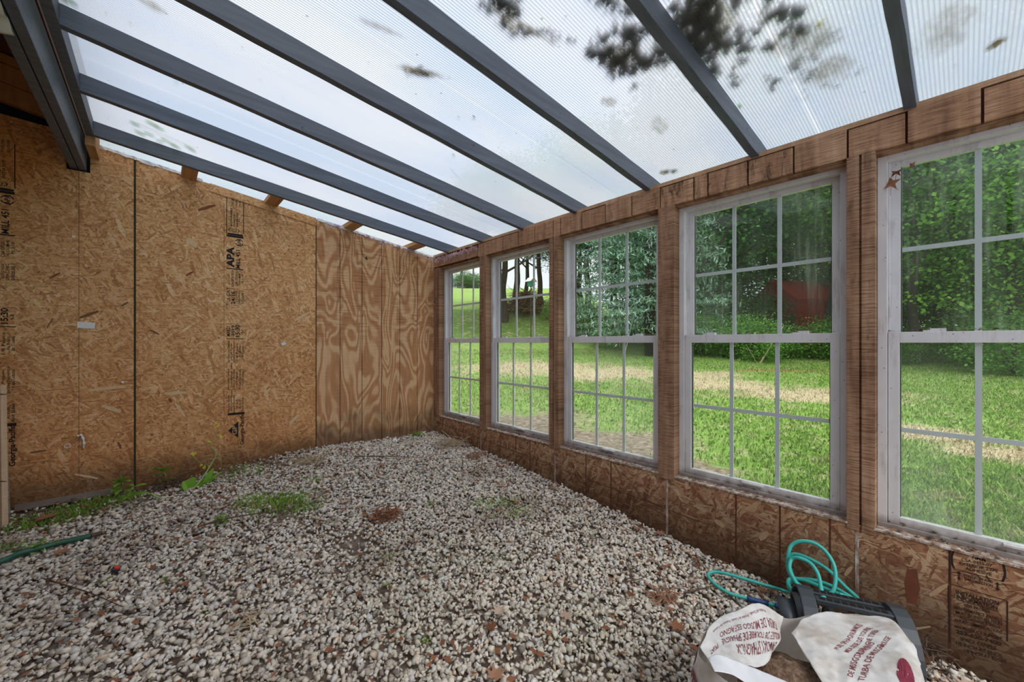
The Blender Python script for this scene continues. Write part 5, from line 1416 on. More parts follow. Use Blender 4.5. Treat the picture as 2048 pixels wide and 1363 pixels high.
low = [hx(1700, 1196, 2.12), hx(1660, 1180, 2.16), hx(1610, 1160, 2.18), hx(1582, 1156, 2.17), hx(1576, 1165, 2.14), hx(1582, 1176, 2.1), hx(1600, 1186, 2.06), hx(1650, 1195, 2.0)]
ch(MB().tube(catmull(low, 8), .0078, 10).build('low_coil', M_TEAL, smooth_=True), teal)
low = [hx(1712, 1200, 2.16), hx(1665, 1172, 2.2), hx(1625, 1159, 2.2), hx(1590, 1158, 2.2), hx(1577, 1172, 2.16), hx(1590, 1186, 2.1)]
ch(MB().tube(catmull(low, 8), .0078, 10).build('low_coil', M_TEAL, smooth_=True), teal)
outp = [hx(1600, 1195, 1.98), g(1578, 1184, .055), g(1540, 1172, .06), g(1500, 1160, .065), g(1455, 1147, .06), g(1432, 1143, .05), g(1418, 1146, .04), g(1418, 1154, .035), g(1432, 1169, .033), g(1458, 1185, .033), g(1495, 1196, .033)]
ch(MB().tube(catmull(outp, 8), .0078, 10).build('ground_loop', M_TEAL, smooth_=True), teal)
f0, f1, f2, f3 = g(1494, 1196, .033), g(1508, 1200, .034), g(1528, 1205, .036), g(1537, 1207, .036)
ch(MB().tube([f0, f0.lerp(f1, .5), f1, f2, f3], [.0105, .0125, .0125, .011, .009], 12).build('hose_fitting', M_BLUE, smooth_=True), teal)
f4, f5 = g(1536, 1207, .036), g(1552, 1210, .036)
ch(MB().tube([f4, f5], .009, 10).build('fitting_neck', M_TEAL, smooth_=True), teal)
f6, f7 = g(1550, 1210, .037), g(1566, 1216, .04)
ch(MB().tube([f6, f6.lerp(f7, .3), f7], [.010, .0125, .012], 12).build('hose_fitting', M_BLUE, smooth_=True), teal)

# ---- open bag of peat
def sack_mat():
    m = NT('printed_white_sack'); p = m.pos()
    nz = m.noise(p, 9, 4, .6); n2 = m.noise(p, 38, 4, .65)
    c = m.mix(m.step(nz, .42, .70), (.72, .70, .685, 1), (.50, .45, .40, 1))
    c = m.mix(m.step(n2, .60, .80, 0, .55), c, (.36, .285, .22, 1))
    b = m.bsdf(c, .45, m.bump(m.noise(p, 26, 3), .25, .012), spec=.4)
    tl = m.n('ShaderNodeBsdfTranslucent'); tl.inputs[0].default_value = (.75, .68, .60, 1)
    return m.done(m.mixsh(.18, b, tl.outputs[0]))
M_SACK = sack_mat()
M_SACKIN = plain('sack_lining', (.80, .80, .82, 1), .42, var=.08, scale=8, bump=.15)
M_MAROON = plain('maroon_print', (.20, .022, .045, 1), .5, var=.15)
M_REDTXT = plain('faded_maroon_print', (.26, .065, .075, 1), .6, var=.3, scale=60)
def bez_patch(rows, nu, nv, crumple=.004, seed=0, freq=14):
    """rows: list of rows of points; returns an evaluator over (u, v) in 0..1"""
    R = [[Vector(p) for p in r] for r in rows]
    def cr(P, t):
        n = len(P) - 1; k = min(int(t * n), n - 1); f_ = t * n - k
        a, b, c_, d = P[max(k - 1, 0)], P[k], P[k + 1], P[min(k + 2, n)]
        return .5 * ((2 * b) + (c_ - a) * f_ + (2 * a - 5 * b + 4 * c_ - d) * f_ * f_ + (3 * b - a - 3 * c_ + d) * f_ ** 3)
    def ev(u, v):
        q = cr([cr(r, u) for r in R], v)
        s_ = q * freq + Vector((seed * 3.1, 0, 0))
        q = q + Vector((mnoise.noise(s_), mnoise.noise(s_ + Vector((9, 1, 0))), mnoise.noise(s_ + Vector((2, 7, 5))))) * crumple
        s2 = q * freq * 2.6
        rid = 1 - abs(mnoise.noise(s2 + Vector((seed, 4, 4)))) * 2
        return q + Vector((-.35, -.35, .85)) * rid * crumple * .55
    return ev
def patch_mesh(name, ev, nu, nv, mat, parent, th=.0012):
    mb = MB()
    for j in range(nv + 1):
        for i in range(nu + 1): mb.v.append(tuple(ev(i / nu, j / nv)))
    for j in range(nv):
        for i in range(nu): mb.f.append((j * (nu + 1) + i, j * (nu + 1) + i + 1, (j + 1) * (nu + 1) + i + 1, (j + 1) * (nu + 1) + i))
    o = mb.build(name, mat, parent=None, smooth_=True); ch(o, parent)
    md = o.modifiers.new('t', 'SOLIDIFY'); md.thickness = th
    return o
def patch_print(name, ev, items, mat, parent, flip=False):
    """items: (string, u0, u1, v0, v1, bold): printed upside down when flip"""
    mb = MB(); eps = .002
    for (s_, u0, u1, v0, v1, bold) in items:
        V, Fc = text_geo(s_, bold)
        pts = []
        for a, b in V:
            u = u1 + (u0 - u1) * a if flip else u0 + (u1 - u0) * a
            v = v0 + (v1 - v0) * b if flip else v1 + (v0 - v1) * b
            q = ev(u, v); du = ev(min(u + .01, 1), v) - ev(max(u - .01, 0), v); dv = ev(u, min(v + .01, 1)) - ev(u, max(v - .01, 0))
            n_ = du.cross(dv).normalized(); cam = Vector((0, 0, H)) - q
            if n_.dot(cam) < 0: n_ = -n_
            pts.append(q + n_ * eps)
        mb.add(pts, Fc)
    return ch(mb.build(name, mat), parent)
bag = tag(empty('peat_bag', (1.45, .25, .0)), 'open white bag of peat with maroon print standing on the near gravel', 'bag')
rim = [(1415, 1330, 1.02), (1399, 1292, 1.12), (1430, 1242, 1.25), (1515, 1209, 1.31), (1572, 1236, 1.31), (1630, 1228, 1.34), (1720, 1228, 1.345), (1788, 1248, 1.30), (1830, 1302, 1.17), (1828, 1400, 1.02), (1650, 1440, .90), (1500, 1385, .94)]
RIM = catmull([at(*p_) for p_ in rim], 6, closed=True); nr = len(RIM)
cen = sum(RIM, Vector()) / nr
mb = MB(); levels = 12
for l in range(levels + 1):
    k = l / levels
    for i, p_ in enumerate(RIM):
        base = Vector((cen.x + (p_.x - cen.x) * 1.02, cen.y + (p_.y - cen.y) * 1.02, zg(p_.x, p_.y) + .012))
        q = p_.lerp(base, k)
        out = Vector((p_.x - cen.x, p_.y - cen.y, 0)).normalized()
        q += out * (.035 * math.sin(PI * k) + .006 * mnoise.noise(Vector((i * .45, k * 5, 0))) * (1 if l else 0) + .004 * mnoise.noise(q * 16))
        if q.x > W - .01: q.x = W - .01
        mb.v.append(tuple(q))
for l in range(levels):
    for i in range(nr): mb.f.append((l * nr + i, l * nr + (i + 1) % nr, (l + 1) * nr + (i + 1) % nr, (l + 1) * nr + i))
mb.f.append(tuple(levels * nr + i for i in range(nr)))
o = ch(mb.build('bag_body', M_SACK, smooth_=True), bag)
BODY = list(mb.v)
def body_pt(u, k, out_=.004):
    """u around the rim in rim points, k down the side"""
    u = u % nr; i = int(u); f_ = u - i; l = min(int(k * levels), levels - 1); g_ = k * levels - l
    V_ = lambda ll, ii: Vector(BODY[ll * nr + ii % nr])
    q = V_(l, i).lerp(V_(l, i + 1), f_).lerp(V_(l + 1, i).lerp(V_(l + 1, i + 1), f_), g_)
    d = Vector((q.x - cen.x, q.y - cen.y, 0)).normalized()
    return q + d * out_
# maroon band with white letters low on the left side
mb = MB(); n = 20
for j in range(2):
    for i in range(n + 1): mb.v.append(tuple(body_pt(13 - 16 * i / n, .12 + .17 * j)))
for i in range(n): mb.f.append((i, i + 1, n + 2 + i, n + 1 + i))
ch(mb.build('maroon_band', M_MAROON), bag)
mb = MB(); V, Fc = text_geo('SPHAGNUM ESFAGNO', .01)
mb.add([body_pt(12 - 15 * (1 - a) + 0, .15 + .11 * (1 - b), .0062) for a, b in V], Fc)
ch(mb.build('band_lettering', M_WHITE), bag)
# printed panel collapsed inward at the back left
rowsA = [[(1399, 1291, 1.122), (1428, 1244, 1.248), (1472, 1222, 1.285), (1518, 1208, 1.312), (1566, 1234, 1.308)],
         [(1404, 1300, 1.105), (1440, 1268, 1.20), (1485, 1250, 1.235), (1532, 1240, 1.265), (1562, 1256, 1.275)],
         [(1412, 1312, 1.085), (1447, 1294, 1.145), (1492, 1286, 1.165), (1534, 1282, 1.19), (1558, 1282, 1.215)],
         [(1420, 1326, 1.05), (1455, 1322, 1.085), (1498, 1330, 1.085), (1530, 1328, 1.105), (1541, 1310, 1.16)]]
evA = bez_patch([[at(*p_) for p_ in r] for r in rowsA], 40, 26, .006, 1)
patch_mesh('printed_panel', evA, 56, 36, M_SACK, bag)
patch_print('panel_lettering', evA, [('CANADIAN SPHAGNUM', .40, .93, .68, .83, .006), ('MOUSSE DE TOURBE DE SPHAIGNE', .26, .95, .50, .63, .006), ('TURBA DE MUSGO ESFAGNO', .25, .92, .31, .44, .006), ('Product of Canada - Produit du Canada - Producto de Canada', .20, .78, .17, .22, 0), ('PEAT', .08, .20, .52, .64, .01)], M_REDTXT, bag, flip=True)
# big flap folded over from the right
rowsB = [[(1582, 1267, 1.225), (1606, 1237, 1.30), (1650, 1224, 1.335), (1725, 1230, 1.34), (1786, 1243, 1.30), (1832, 1300, 1.17)],
         [(1603, 1303, 1.15), (1640, 1272, 1.225), (1690, 1262, 1.255), (1740, 1260, 1.26), (1796, 1268, 1.23), (1838, 1326, 1.12)],
         [(1635, 1346, 1.06), (1665, 1320, 1.13), (1705, 1308, 1.15), (1752, 1300, 1.165), (1802, 1312, 1.13), (1840, 1355, 1.06)],
         [(1668, 1410, .975), (1690, 1390, 1.01), (1725, 1376, 1.03), (1765, 1370, 1.04), (1806, 1380, 1.015), (1842, 1410, .975)]]
evB = bez_patch([[at(*p_) for p_ in r] for r in rowsB], 44, 34, .008, 2, 11)
patch_mesh('folded_flap', evB, 64, 48, M_SACK, bag)
def rot_text(name, ev, items, mat):
    mb = MB()
    for (s_, u, v, du, dv, hu, hv, bold) in items:
        V, Fc = text_geo(s_, bold); pts = []
        for a, b in V:
            uu = min(max(u + du * a + hu * b, 0), 1); vv = min(max(v + dv * a + hv * b, 0), 1)
            q = ev(uu, vv); e = .01
            n_ = (ev(min(uu + e, 1), vv) - ev(max(uu - e, 0), vv)).cross(ev(uu, min(vv + e, 1)) - ev(uu, max(vv - e, 0))).normalized()
            if n_.dot(Vector((0, 0, H)) - q) < 0: n_ = -n_
            pts.append(q + n_ * .0022)
        mb.add(pts, Fc)
    ch(mb.build(name, mat), bag)
rot_text('flap_lettering', evB, [('PURE SPHAGNUM MOSS', .30, .60, .26, -.34, -.045, -.025, .006), ('MOUSSE DE TOURBE', .38, .66, .25, -.34, -.045, -.025, .006), ('DE SPHAIGNE TURBA', .46, .72, .22, -.34, -.045, -.025, .006), ('DE MUSGO ESFAGNO', .34, .88, .26, -.32, -.05, -.025, .006), ('TURBA DE MUSGO', .43, .94, .24, -.34, -.05, -.025, .006), ('MOUSSE', .66, .62, .08, -.12, -.035, -.02, .004)], M_REDTXT)
mb = MB(); c0 = (.83, .86)
ring = [(c0[0] + .085 * math.cos(a) * (1 + .25 * math.sin(a)), c0[1] - .14 * math.sin(a) + .02 * math.cos(2 * a)) for a in np.linspace(0, 2 * PI, 28, endpoint=False)]
def up(ev, u, v, h_=.0026):
    u = min(max(u, 0), 1); v = min(max(v, 0), 1); q = ev(u, v); e = .012
    n_ = (ev(min(u + e, 1), v) - ev(max(u - e, 0), v)).cross(ev(u, min(v + e, 1)) - ev(u, max(v - e, 0))).normalized()
    if n_.dot(Vector((0, 0, H)) - q) < 0: n_ = -n_
    return q + n_ * h_
for s_ in (1.0, .75, .5, .25):
    for u, v in ring: mb.v.append(tuple(up(evB, c0[0] + (u - c0[0]) * s_, c0[1] + (v - c0[1]) * s_)))
mb.v.append(tuple(up(evB, *c0)))
for r_ in range(3):
    for i in range(28): mb.f.append((r_ * 28 + i, r_ * 28 + (i + 1) % 28, (r_ + 1) * 28 + (i + 1) % 28, (r_ + 1) * 28 + i))
for i in range(28): mb.f.append((84 + i, 84 + (i + 1) % 28, 112))
ch(mb.build('maroon_mark', M_MAROON), bag)
# front lip folded outward, showing the white lining
rowsC = [[(1417, 1316, 1.045), (1436, 1308, 1.05), (1478, 1322, 1.03), (1522, 1340, 1.0), (1580, 1364, .955), (1660, 1400, .90)],
         [(1420, 1326, 1.02), (1446, 1325, 1.02), (1484, 1342, .998), (1526, 1366, .96), (1580, 1396, .915), (1655, 1430, .865)],
         [(1428, 1342, .985), (1462, 1348, .98), (1496, 1370, .955), (1532, 1398, .92), (1576, 1432, .88), (1640, 1470, .835)]]
evC = bez_patch([[at(*p_) for p_ in r] for r in rowsC], 30, 10, .0035, 3, 10)
patch_mesh('front_lip', evC, 44, 14, M_SACKIN, bag)
# the peat itself
def peat_mat():
    m = NT('loose_peat'); p = m.pos()
    c = m.ramp(m.noise(p, 70, 5, .7), [(.30, (.075, .045, .030, 1)), (.5, (.20, .128, .085, 1)), (.70, (.36, .25, .175, 1))])
    return m.done(m.bsdf(c, .95, m.bump(m.noise(p, 120, 4, .7), .9, .01), spec=.1))
mb = MB(); c = at(1612, 1345, 1.10); nr_, na = 26, 60
for j in range(nr_ + 1):
    for i in range(na):
        a = 2 * PI * i / na; r = .165 * j / nr_
        x, y = c.x + r * math.cos(a), c.y + r * math.sin(a)
        z = .300 + .035 * math.exp(-r * r / .012) + .018 * mnoise.noise(Vector((x, y, 0)) * 14) + .008 * mnoise.noise(Vector((x, y, 3)) * 48)
        z += .02 * smooth(.0, .2, (y - c.y)) - .05 * smooth(.09, .165, r)
        mb.v.append((x, y, float(z)))
for j in range(nr_):
    for i in range(na): mb.f.append((j * na + i, j * na + (i + 1) % na, (j + 1) * na + (i + 1) % na, (j + 1) * na + i))
tag(mb.build('peat_moss', peat_mat(), smooth_=True), 'loose brown peat filling the open white bag', 'peat', kind='stuff')

# ================================================================== OUTSIDE
# ---- land
def build_land():
    ls = np.concatenate([np.linspace(-75, -20, 24)[:-1], np.linspace(-20, 30, 101), np.linspace(30, 90, 16)[1:]])
    fs = np.concatenate([np.linspace(-4, 16, 81), np.linspace(16, 90, 75)[1:]])
    L, Fm = np.meshgrid(ls, fs)
    X = Fm * SN + L * CS; Y = Fm * CS - L * SN
    Z = terrain(X, Y) + .03 * np.sin(X * 1.7) * np.cos(Y * 1.3)
    inside = (X < W + .11) & (Y < D + .1)
    V = np.stack([X.ravel(), Y.ravel(), Z.ravel()], 1); nx = len(ls)
    idx = np.arange(X.size).reshape(X.shape)
    keep = ~(inside[:-1, :-1] & inside[1:, :-1] & inside[:-1, 1:] & inside[1:, 1:])
    # drop the land below the room's floor level where it runs under the room
    q = np.stack([idx[:-1, :-1][keep], idx[:-1, 1:][keep], idx[1:, 1:][keep], idx[1:, :-1][keep]], 1)
    ins = inside.ravel(); V[ins, 2] -= .6
    tag(np_mesh('lawn', V, q, M_LAWN, smooth_=True), 'green lawn rising to a field, with tan dry patches and mulch', 'lawn', kind='structure')
build_land()
def mask_np(x, y, blobs, k=1.0):
    t = np.zeros_like(x); l0 = math.cos(-YAW), math.sin(-YAW)
    for c, rx, ry in blobs:
        dx, dy = x - c.x, y - c.y
        u = (dx * l0[0] + dy * l0[1]) / rx; v = (-dx * l0[1] + dy * l0[0]) / ry
        t = np.maximum(t, np.exp(-(u * u + v * v) * k))
    return t
def build_grass():
    n = 170000
    f = 1.8 + 12.5 * RNG.random(n) ** 1.7; a = RNG.uniform(-.30, 1.45, n); l = a * f
    x = f * SN + l * CS; y = f * CS - l * SN
    keep = ((x > W + .16) | (y > D + .16)) & (RNG.random(n) > mask_np(x, y, DRY) * .72) & (RNG.random(n) > mask_np(x, y, MULCH, .7) * 1.2)
    x, y, f = x[keep], y[keep], f[keep]; n = len(x)
    z = terrain(x, y) + .03 * np.sin(x * 1.7) * np.cos(y * 1.3) - .005
    h = RNG.uniform(.025, .085, n) * .75; w = RNG.uniform(.0022, .0045, n) * (1 + f * .10); th = RNG.uniform(0, 2 * PI, n)
    broad = RNG.random(n) < .09 * (f < 6)
    w = np.where(broad, w * 4.0, w); lean = RNG.uniform(.2, .9, n) * np.where(broad, 1.6, 1); h = np.where(broad, h * .7, h)
    dx, dy = np.cos(th), np.sin(th); V = np.zeros((n, 4, 3))
    V[:, 0] = np.stack([x, y, z], 1)
    V[:, 1] = np.stack([x + dx * h * lean * .4 - dy * w, y + dy * h * lean * .4 + dx * w, z + h * .6], 1)
    V[:, 2] = np.stack([x + dx * h * lean, y + dy * h * lean, z + h], 1)
    V[:, 3] = np.stack([x + dx * h * lean * .4 + dy * w, y + dy * h * lean * .4 - dx * w, z + h * .6], 1)
    tag(np_mesh('grass', V.reshape(-1, 3), np.arange(4 * n).reshape(-1, 4), M_BLADE), 'short green grass and clover of the lawn outside the windows', 'grass', kind='stuff')
build_grass()

# ---- trees and shrubs
def leaf_cards(C, size, rnd, flat=.5, aspect=.55):
    n = len(C)
    a = rnd.uniform(0, 2 * PI, n); tilt = rnd.normal(0, flat, n)
    d = np.stack([np.cos(a) * np.cos(tilt), np.sin(a) * np.cos(tilt), np.sin(tilt) - .25], 1); d /= np.linalg.norm(d, axis=1)[:, None]
    rr = rnd.normal(0, .5, (n, 3)); rr[:, 2] *= .5
    s = np.cross(d, np.array([0, 0, 1.0]) + rr); s /= np.linalg.norm(s, axis=1)[:, None] + 1e-9
    L = (size * rnd.uniform(.6, 1.3, n))[:, None]
    nn = np.cross(s, d)
    V = np.stack([C - d * L * .5, C + s * L * aspect * .5 + nn * L * .08, C + d * L * .5, C - s * L * aspect * .5 + nn * L * .08], 1)
    return V.reshape(-1, 3), np.arange(4 * n).reshape(-1, 4)
def crown_pts(rx, ry, rz, nc, per, rnd, spread=.38, flat=.45, hollow=.5):
    d = rnd.normal(0, 1, (nc, 3)); d /= np.linalg.norm(d, axis=1)[:, None]
    r = (hollow + (1 - hollow) * rnd.random(nc)) ** .8
    c = d * r[:, None] * np.array([rx, ry, rz])
    P = np.repeat(c, per, 0) + rnd.normal(0, 1, (nc * per, 3)) * np.array([spread, spread, spread * flat])
    return P
MESH = {}
def mesh_of(name, V, Q, mat):
    o = np_mesh(name, V, Q, mat); me = o.data; bpy.data.objects.remove(o); return me
def get(key):
    if key in MESH: return MESH[key]
    r = np.random.default_rng(sum(ord(c_) for c_ in key))
    if key.startswith('maple'):
        V, Q = leaf_cards(crown_pts(3.4, 3.4, 3.6, 900, 62, r, .40, .28, .25), .088, r, .45, .75); MESH[key] = mesh_of('foliage', V, Q, M_MAPLE)
    elif key.startswith('wood'):
        V, Q = leaf_cards(crown_pts(2.6, 2.6, 4.2, 460, 46, r, .40, .5, .25), .12, r, .6, .7); MESH[key] = mesh_of('foliage', V, Q, M_WOOD_LEAF)
    elif key.startswith('shrub'):
        P = crown_pts(1.0, 1.0, .8, 170, 34, r, .16, .6, .3); V, Q = leaf_cards(P, .065, r, .5, .65); MESH[key] = mesh_of('foliage', V, Q, M_SHRUB)
    elif key.startswith('spruce'):
        pts = []; size = []
        for k in range(34):
            z = .7 + k * .27; R = 2.7 * (1 - (k / 36) ** 1.15) * r.uniform(.85, 1.05) * (.8 if k < 2 else 1)
            nb = int(7 + R * 4)
            for b in range(nb):
                a = r.uniform(0, 2 * PI); m_ = int(10 + R * 16)
                t = r.random(m_) ** .7; rad = R * t
                side = r.normal(0, .13, m_) * (1.1 - t * .4) * R * .6
                x = np.cos(a) * rad - np.sin(a) * side; y = np.sin(a) * rad + np.cos(a) * side
                zz = z - .22 * rad + .10 * rad ** 2 / 2.5 + r.normal(0, .05, m_)
                pts.append(np.stack([x, y, zz], 1))
        P = np.concatenate(pts); V, Q = leaf_cards(P, .17, r, .7, .22); MESH[key] = mesh_of('foliage', V, Q, M_SPRUCE)
    elif key.startswith('trunk'):
        rnd = random.Random(key); mb = MB()
        lean = Vector((rnd.uniform(-.6, .6), rnd.uniform(-.6, .6), 0)); T = []
        for k in range(9):
            t = k / 8; T.append(Vector((rnd.gauss(0, .05), rnd.gauss(0, .05), -.3)) + lean * t + Vector((0, 0, 6.8 * t)))
        mb.tube(catmull(T, 3), [.19 * (1 - .7 * i / 25) + (.06 if i < 3 else 0) for i in range(25)], 9)
        for k in range(9):
            t = rnd.uniform(.35, .95); b0 = T[0].lerp(T[-1], t); a = rnd.random() * 2 * PI
            d = Vector((math.cos(a), math.sin(a), rnd.uniform(.3, .9))) * rnd.uniform(1.2, 2.4)
            mb.tube(catmull([b0, b0 + d * .5 + Vector((0, 0, -.1)), b0 + d], 4), [.06 * (1 - .8 * i / 9) for i in range(9)], 6)
        o = mb.build('trunk', M_BARK, smooth_=True); MESH[key] = o.data; bpy.data.objects.remove(o)
    elif key.startswith('spine'):
        mb = MB(); mb.tube([(0, 0, -.3), (0, 0, 5), (0, 0, 10)], [.17, .11, .02], 9)
        o = mb.build('trunk', M_BARK, smooth_=True); MESH[key] = o.data; bpy.data.objects.remove(o)
    return MESH[key]
def child(name, key, root, loc=(0, 0, 0), scale=(1, 1, 1), rz=0.0):
    o = bpy.data.objects.new(name, get(key)); COL.objects.link(o); o.parent = root; o.location = loc; o.scale = scale; o.rotation_euler = (0, 0, rz); return o
def tree(kind, X, f_, label, h=1.0, crown=5.2, crown_s=(1, 1, 1), var=0, group=None, rz=None, dz=0.0, trunk_s=1.0):
    p = landat(X, f_); p.z += dz
    nm = {'maple': 'maple_tree', 'wood': 'woodland_tree', 'spruce': 'blue_spruce', 'shrub': 'leafy_shrub'}[kind]
    root = tag(empty(nm, p), label, 'shrub' if kind == 'shrub' else 'tree', group)
    rz = (X * 1.37) % 6.28 if rz is None else rz
    if kind == 'spruce':
        child('trunk', 'spine', root, scale=(h, h, h)); child('foliage', 'spruce%d' % var, root, scale=(h * crown_s[0], h * crown_s[1], h * crown_s[2]), rz=rz)
    elif kind == 'shrub':
        child('foliage', 'shrub%d' % var, root, (0, 0, .62 * h), (h * crown_s[0], h * crown_s[1], h * crown_s[2]), rz)
        rnd = random.Random(int(X)); mb = MB()
        for k in range(5):
            a = rnd.random() * 2 * PI; mb.tube([(0, 0, -.1), (math.cos(a) * .2 * h, math.sin(a) * .2 * h, .5 * h), (math.cos(a) * .5 * h, math.sin(a) * .5 * h, 1.1 * h)], [.02, .014, .006], 5)
        mb.build('stem', M_BARK, root)
    else:
        child('trunk', 'trunk%d' % (int(X) % 4), root, scale=(trunk_s, trunk_s, h), rz=rz); child('foliage', '%s%d' % (kind, var), root, (0, 0, crown * h), tuple(h * c_ for c_ in crown_s), rz)
    return root
T = 'trees of the wood behind the lawn'
# beyond the fifth window: maples close by
tree('maple', 1830, 10.5, 'bright maple crown filling the upper panes of the last window', 1.12, 6.6, (1, 1, 1.0), 0, T, trunk_s=.6)
tree('maple', 2030, 10.0, 'nearest maple, its low boughs across the right panes of the last window', 1.15, 4.7, (1, 1, 1.15), 1, T, trunk_s=.7)
tree('wood', 1880, 13.5, 'dark trunked tree standing behind the bright maple', 1.0, 6.0, (1.1, 1.1, 1), 0, T, trunk_s=1.6)
tree('wood', 2060, 13.0, 'woodland tree past the edge of the last window', 1.0, 4.6, (1.3, 1.3, 1.1), 1, T)
tree('wood', 1960, 18.0, 'deep green tree far behind the last window', 1.2, 4.4, (1.4, 1.4, 1.1), 0, T)
tree('wood', 1790, 18.5, 'tall woodland tree between the red shed and the bright maple', 1.2, 4.4, (1.4, 1.4, 1.1), 1, T)
tree('maple', 2180, 10, 'maple standing past the near edge of the lawn', 1.0, 4.6, (1, 1, 1.1), 0, T)
# beyond the fourth window
tree('maple', 1660, 12.5, 'maple hanging over the red shed', 1.0, 7.4, (1, 1, .95), 1, T)
tree('wood', 1480, 15.0, 'shady tree in the middle of the streaked window', 1.1, 7.6, (1.2, 1.2, 1.05), 0, T)
tree('wood', 1390, 14.0, 'tree at the far side of the streaked window with a dark trunk', 1.05, 5.6, (1.1, 1.1, 1.0), 1, T, trunk_s=1.5)
tree('maple', 1560, 20.0, 'pale crowned tree far behind the streaked window', 1.3, 5.2, (1.1, 1.1, 1.1), 0, T)
tree('wood', 1440, 22.0, 'dark woodland tree far behind the shady one', 1.4, 4.2, (1.4, 1.4, 1.1), 1, T)
tree('wood', 1700, 24.0, 'dark woodland tree far behind the red shed', 1.5, 4.2, (1.4, 1.4, 1.1), 0, T)
tree('wood', 1340, 23.0, 'tall tree behind the blue spruces', 1.5, 4.4, (1.3, 1.3, 1.1), 0, T)
# blue spruces beyond the third window
tree('spruce', 1300, 12.5, 'blue spruce with bare lower trunk, nearest in the third window', 1.02, crown_s=(1, 1, 1), var=0)
tree('spruce', 1228, 16.0, 'blue spruce in the middle of the third window', .95, crown_s=(1, 1, 1), var=1)
tree('spruce', 1345, 17.5, 'blue spruce half hidden by the window post', 1.1, var=0)
tree('maple', 1178, 21, 'leafy tree with slim dark trunks beside the blue spruce', 1.05, 6.4, (1, 1, .9), 1, T)
tree('maple', 1160, 25, 'leafy tree on the bank behind the slim trunks', 1.1, 6.6, (1, 1, .9), 0, T, dz=-.3)
# bank and field, second window
tree('wood', 1108, 24, 'dark tree beside the brush pile', 1.0, 4.6, (.9, .9, .6), 1, T, trunk_s=.9)
tree('wood', 1082, 23, 'tree with a forked trunk above the brush pile', .95, 4.6, (.7, .7, .5), 0, T, trunk_s=.9)
tree('wood', 1052, 26, 'slender tree behind the brush pile', 1.05, 5.6, (.7, .7, .5), 1, T, trunk_s=.8)
tree('wood', 1030, 22, 'stout leaning trunk at the edge of the field', 1.05, 5.6, (.8, .8, .4), 0, T, trunk_s=1.05)
tree('wood', 1006, 19, 'dark leaning trunk nearest the field edge', 1.05, 5.9, (.75, .75, .4), 1, T, trunk_s=1.0)
tree('wood', 972, 17, 'shaded tree whose bough crosses the corner window', 1.0, 5.4, (.9, .9, .28), 0, T, trunk_s=1.0)
tree('wood', 925, 82, 'small round tree on the brow of the field', .9, 1.8, (1.5, 1.5, .6), 1)
tree('wood', 945, 84, 'second small tree on the brow of the field', .9, 1.4, (1.6, 1.6, .55), 0)
# shrubs at the edge of the lawn
U = 'shrubs along the edge of the lawn'
for i, (X, f_, h_, lb) in enumerate(((1400, 12.5, 1.0, 'shrub at the lawn edge under the dark trunk'), (1460, 12.0, .9, 'shrub at the lawn edge in the middle of the streaked window'), (1512, 11.2, 1.15, 'bright shrub before the red shed, beside the bare twigs'), (1570, 11.8, .62, 'low shrub hiding the foot of the red shed'),
        (1628, 11.5, .85, 'shrub in front of the red shed'), (1715, 11.0, .9, 'shrub at the near corner of the red shed'), (1800, 10.5, .55, 'shrub behind the first pane of the last window'), (1845, 12.0, .7, 'shrub at the foot of the dark trunk'), (1950, 10.0, .95, 'shrub under the bright maple boughs'), (2030, 8.5, .9, 'shrub at the near edge of the last window'),
        (1165, 17.5, .9, 'shrub at the bank below the slim trunks'), (1215, 14.5, .6, 'low shrub before the blue spruce'), (1130, 19, 1.0, 'shrub beside the brush pile'), (1430, 16, 1.6, 'tall shrub behind the lawn edge'), (1500, 17, 1.7, 'tall shrub beside the red shed'), (1760, 15, 1.7, 'tall shrub behind the wooden post'), (1900, 16, 1.8, 'tall shrub deep behind the maple'), (2010, 15, 1.8, 'tall shrub far to the near side'), (1365, 15.5, 1.5, 'tall shrub behind the spruces'), (1730, 17.0, 1.2, 'shrub beside the far wall of the red shed'))):
    tree('shrub', X, f_, lb, h_ * (.8 if 1490 < X < 1600 and f_ < 14 else 1.05), crown_s=(1, 1, 1), var=i % 2, group=U)
# spray of leaves reaching across the shed
# ---- red shed
p = landat(1622, 17.5)
shed = tag(empty('red_shed', p), 'red shed half hidden behind leaves past the lawn', 'shed')
M_RED = plain('faded_red_boards', (.80, .03, .05, 1), .7, var=.15, scale=3)
def sb(lo, hi, mb): return mb.box(lo, hi)
a_ = -.62; Rz = Matrix.Rotation(a_, 4, 'Z')
def shed_part(name, mb, mat):
    o = mb.build(name, mat, shed); o.rotation_euler = (0, 0, a_); return o
mb = MB()
for k in range(17): mb.box((-1.7 + .2 * k, -1.2, .0), (-1.7 + .2 * k + .194, -1.17, 1.95))
shed_part('front_wall', mb, M_RED)
shed_part('side_wall', MB().prism([(-1.2, 0), (1.2, 0), (1.2, 1.95), (0, 2.75), (-1.2, 1.95)], 0, -1.72, -1.69), M_RED)
shed_part('side_wall', MB().prism([(-1.2, 0), (1.2, 0), (1.2, 1.95), (0, 2.75), (-1.2, 1.95)], 0, 1.70, 1.73), M_RED)
shed_part('roof', MB().prism([(-1.4, 1.86), (0, 2.80), (1.4, 1.86), (1.4, 1.92), (0, 2.87), (-1.4, 1.92)], 0, -1.9, 1.9), M_RED)
shed_part('door', MB().box((-.5, -1.24, .02), (.5, -1.20, 1.8)), plain('dark_red_door', (.28, .02, .025, 1), .7))
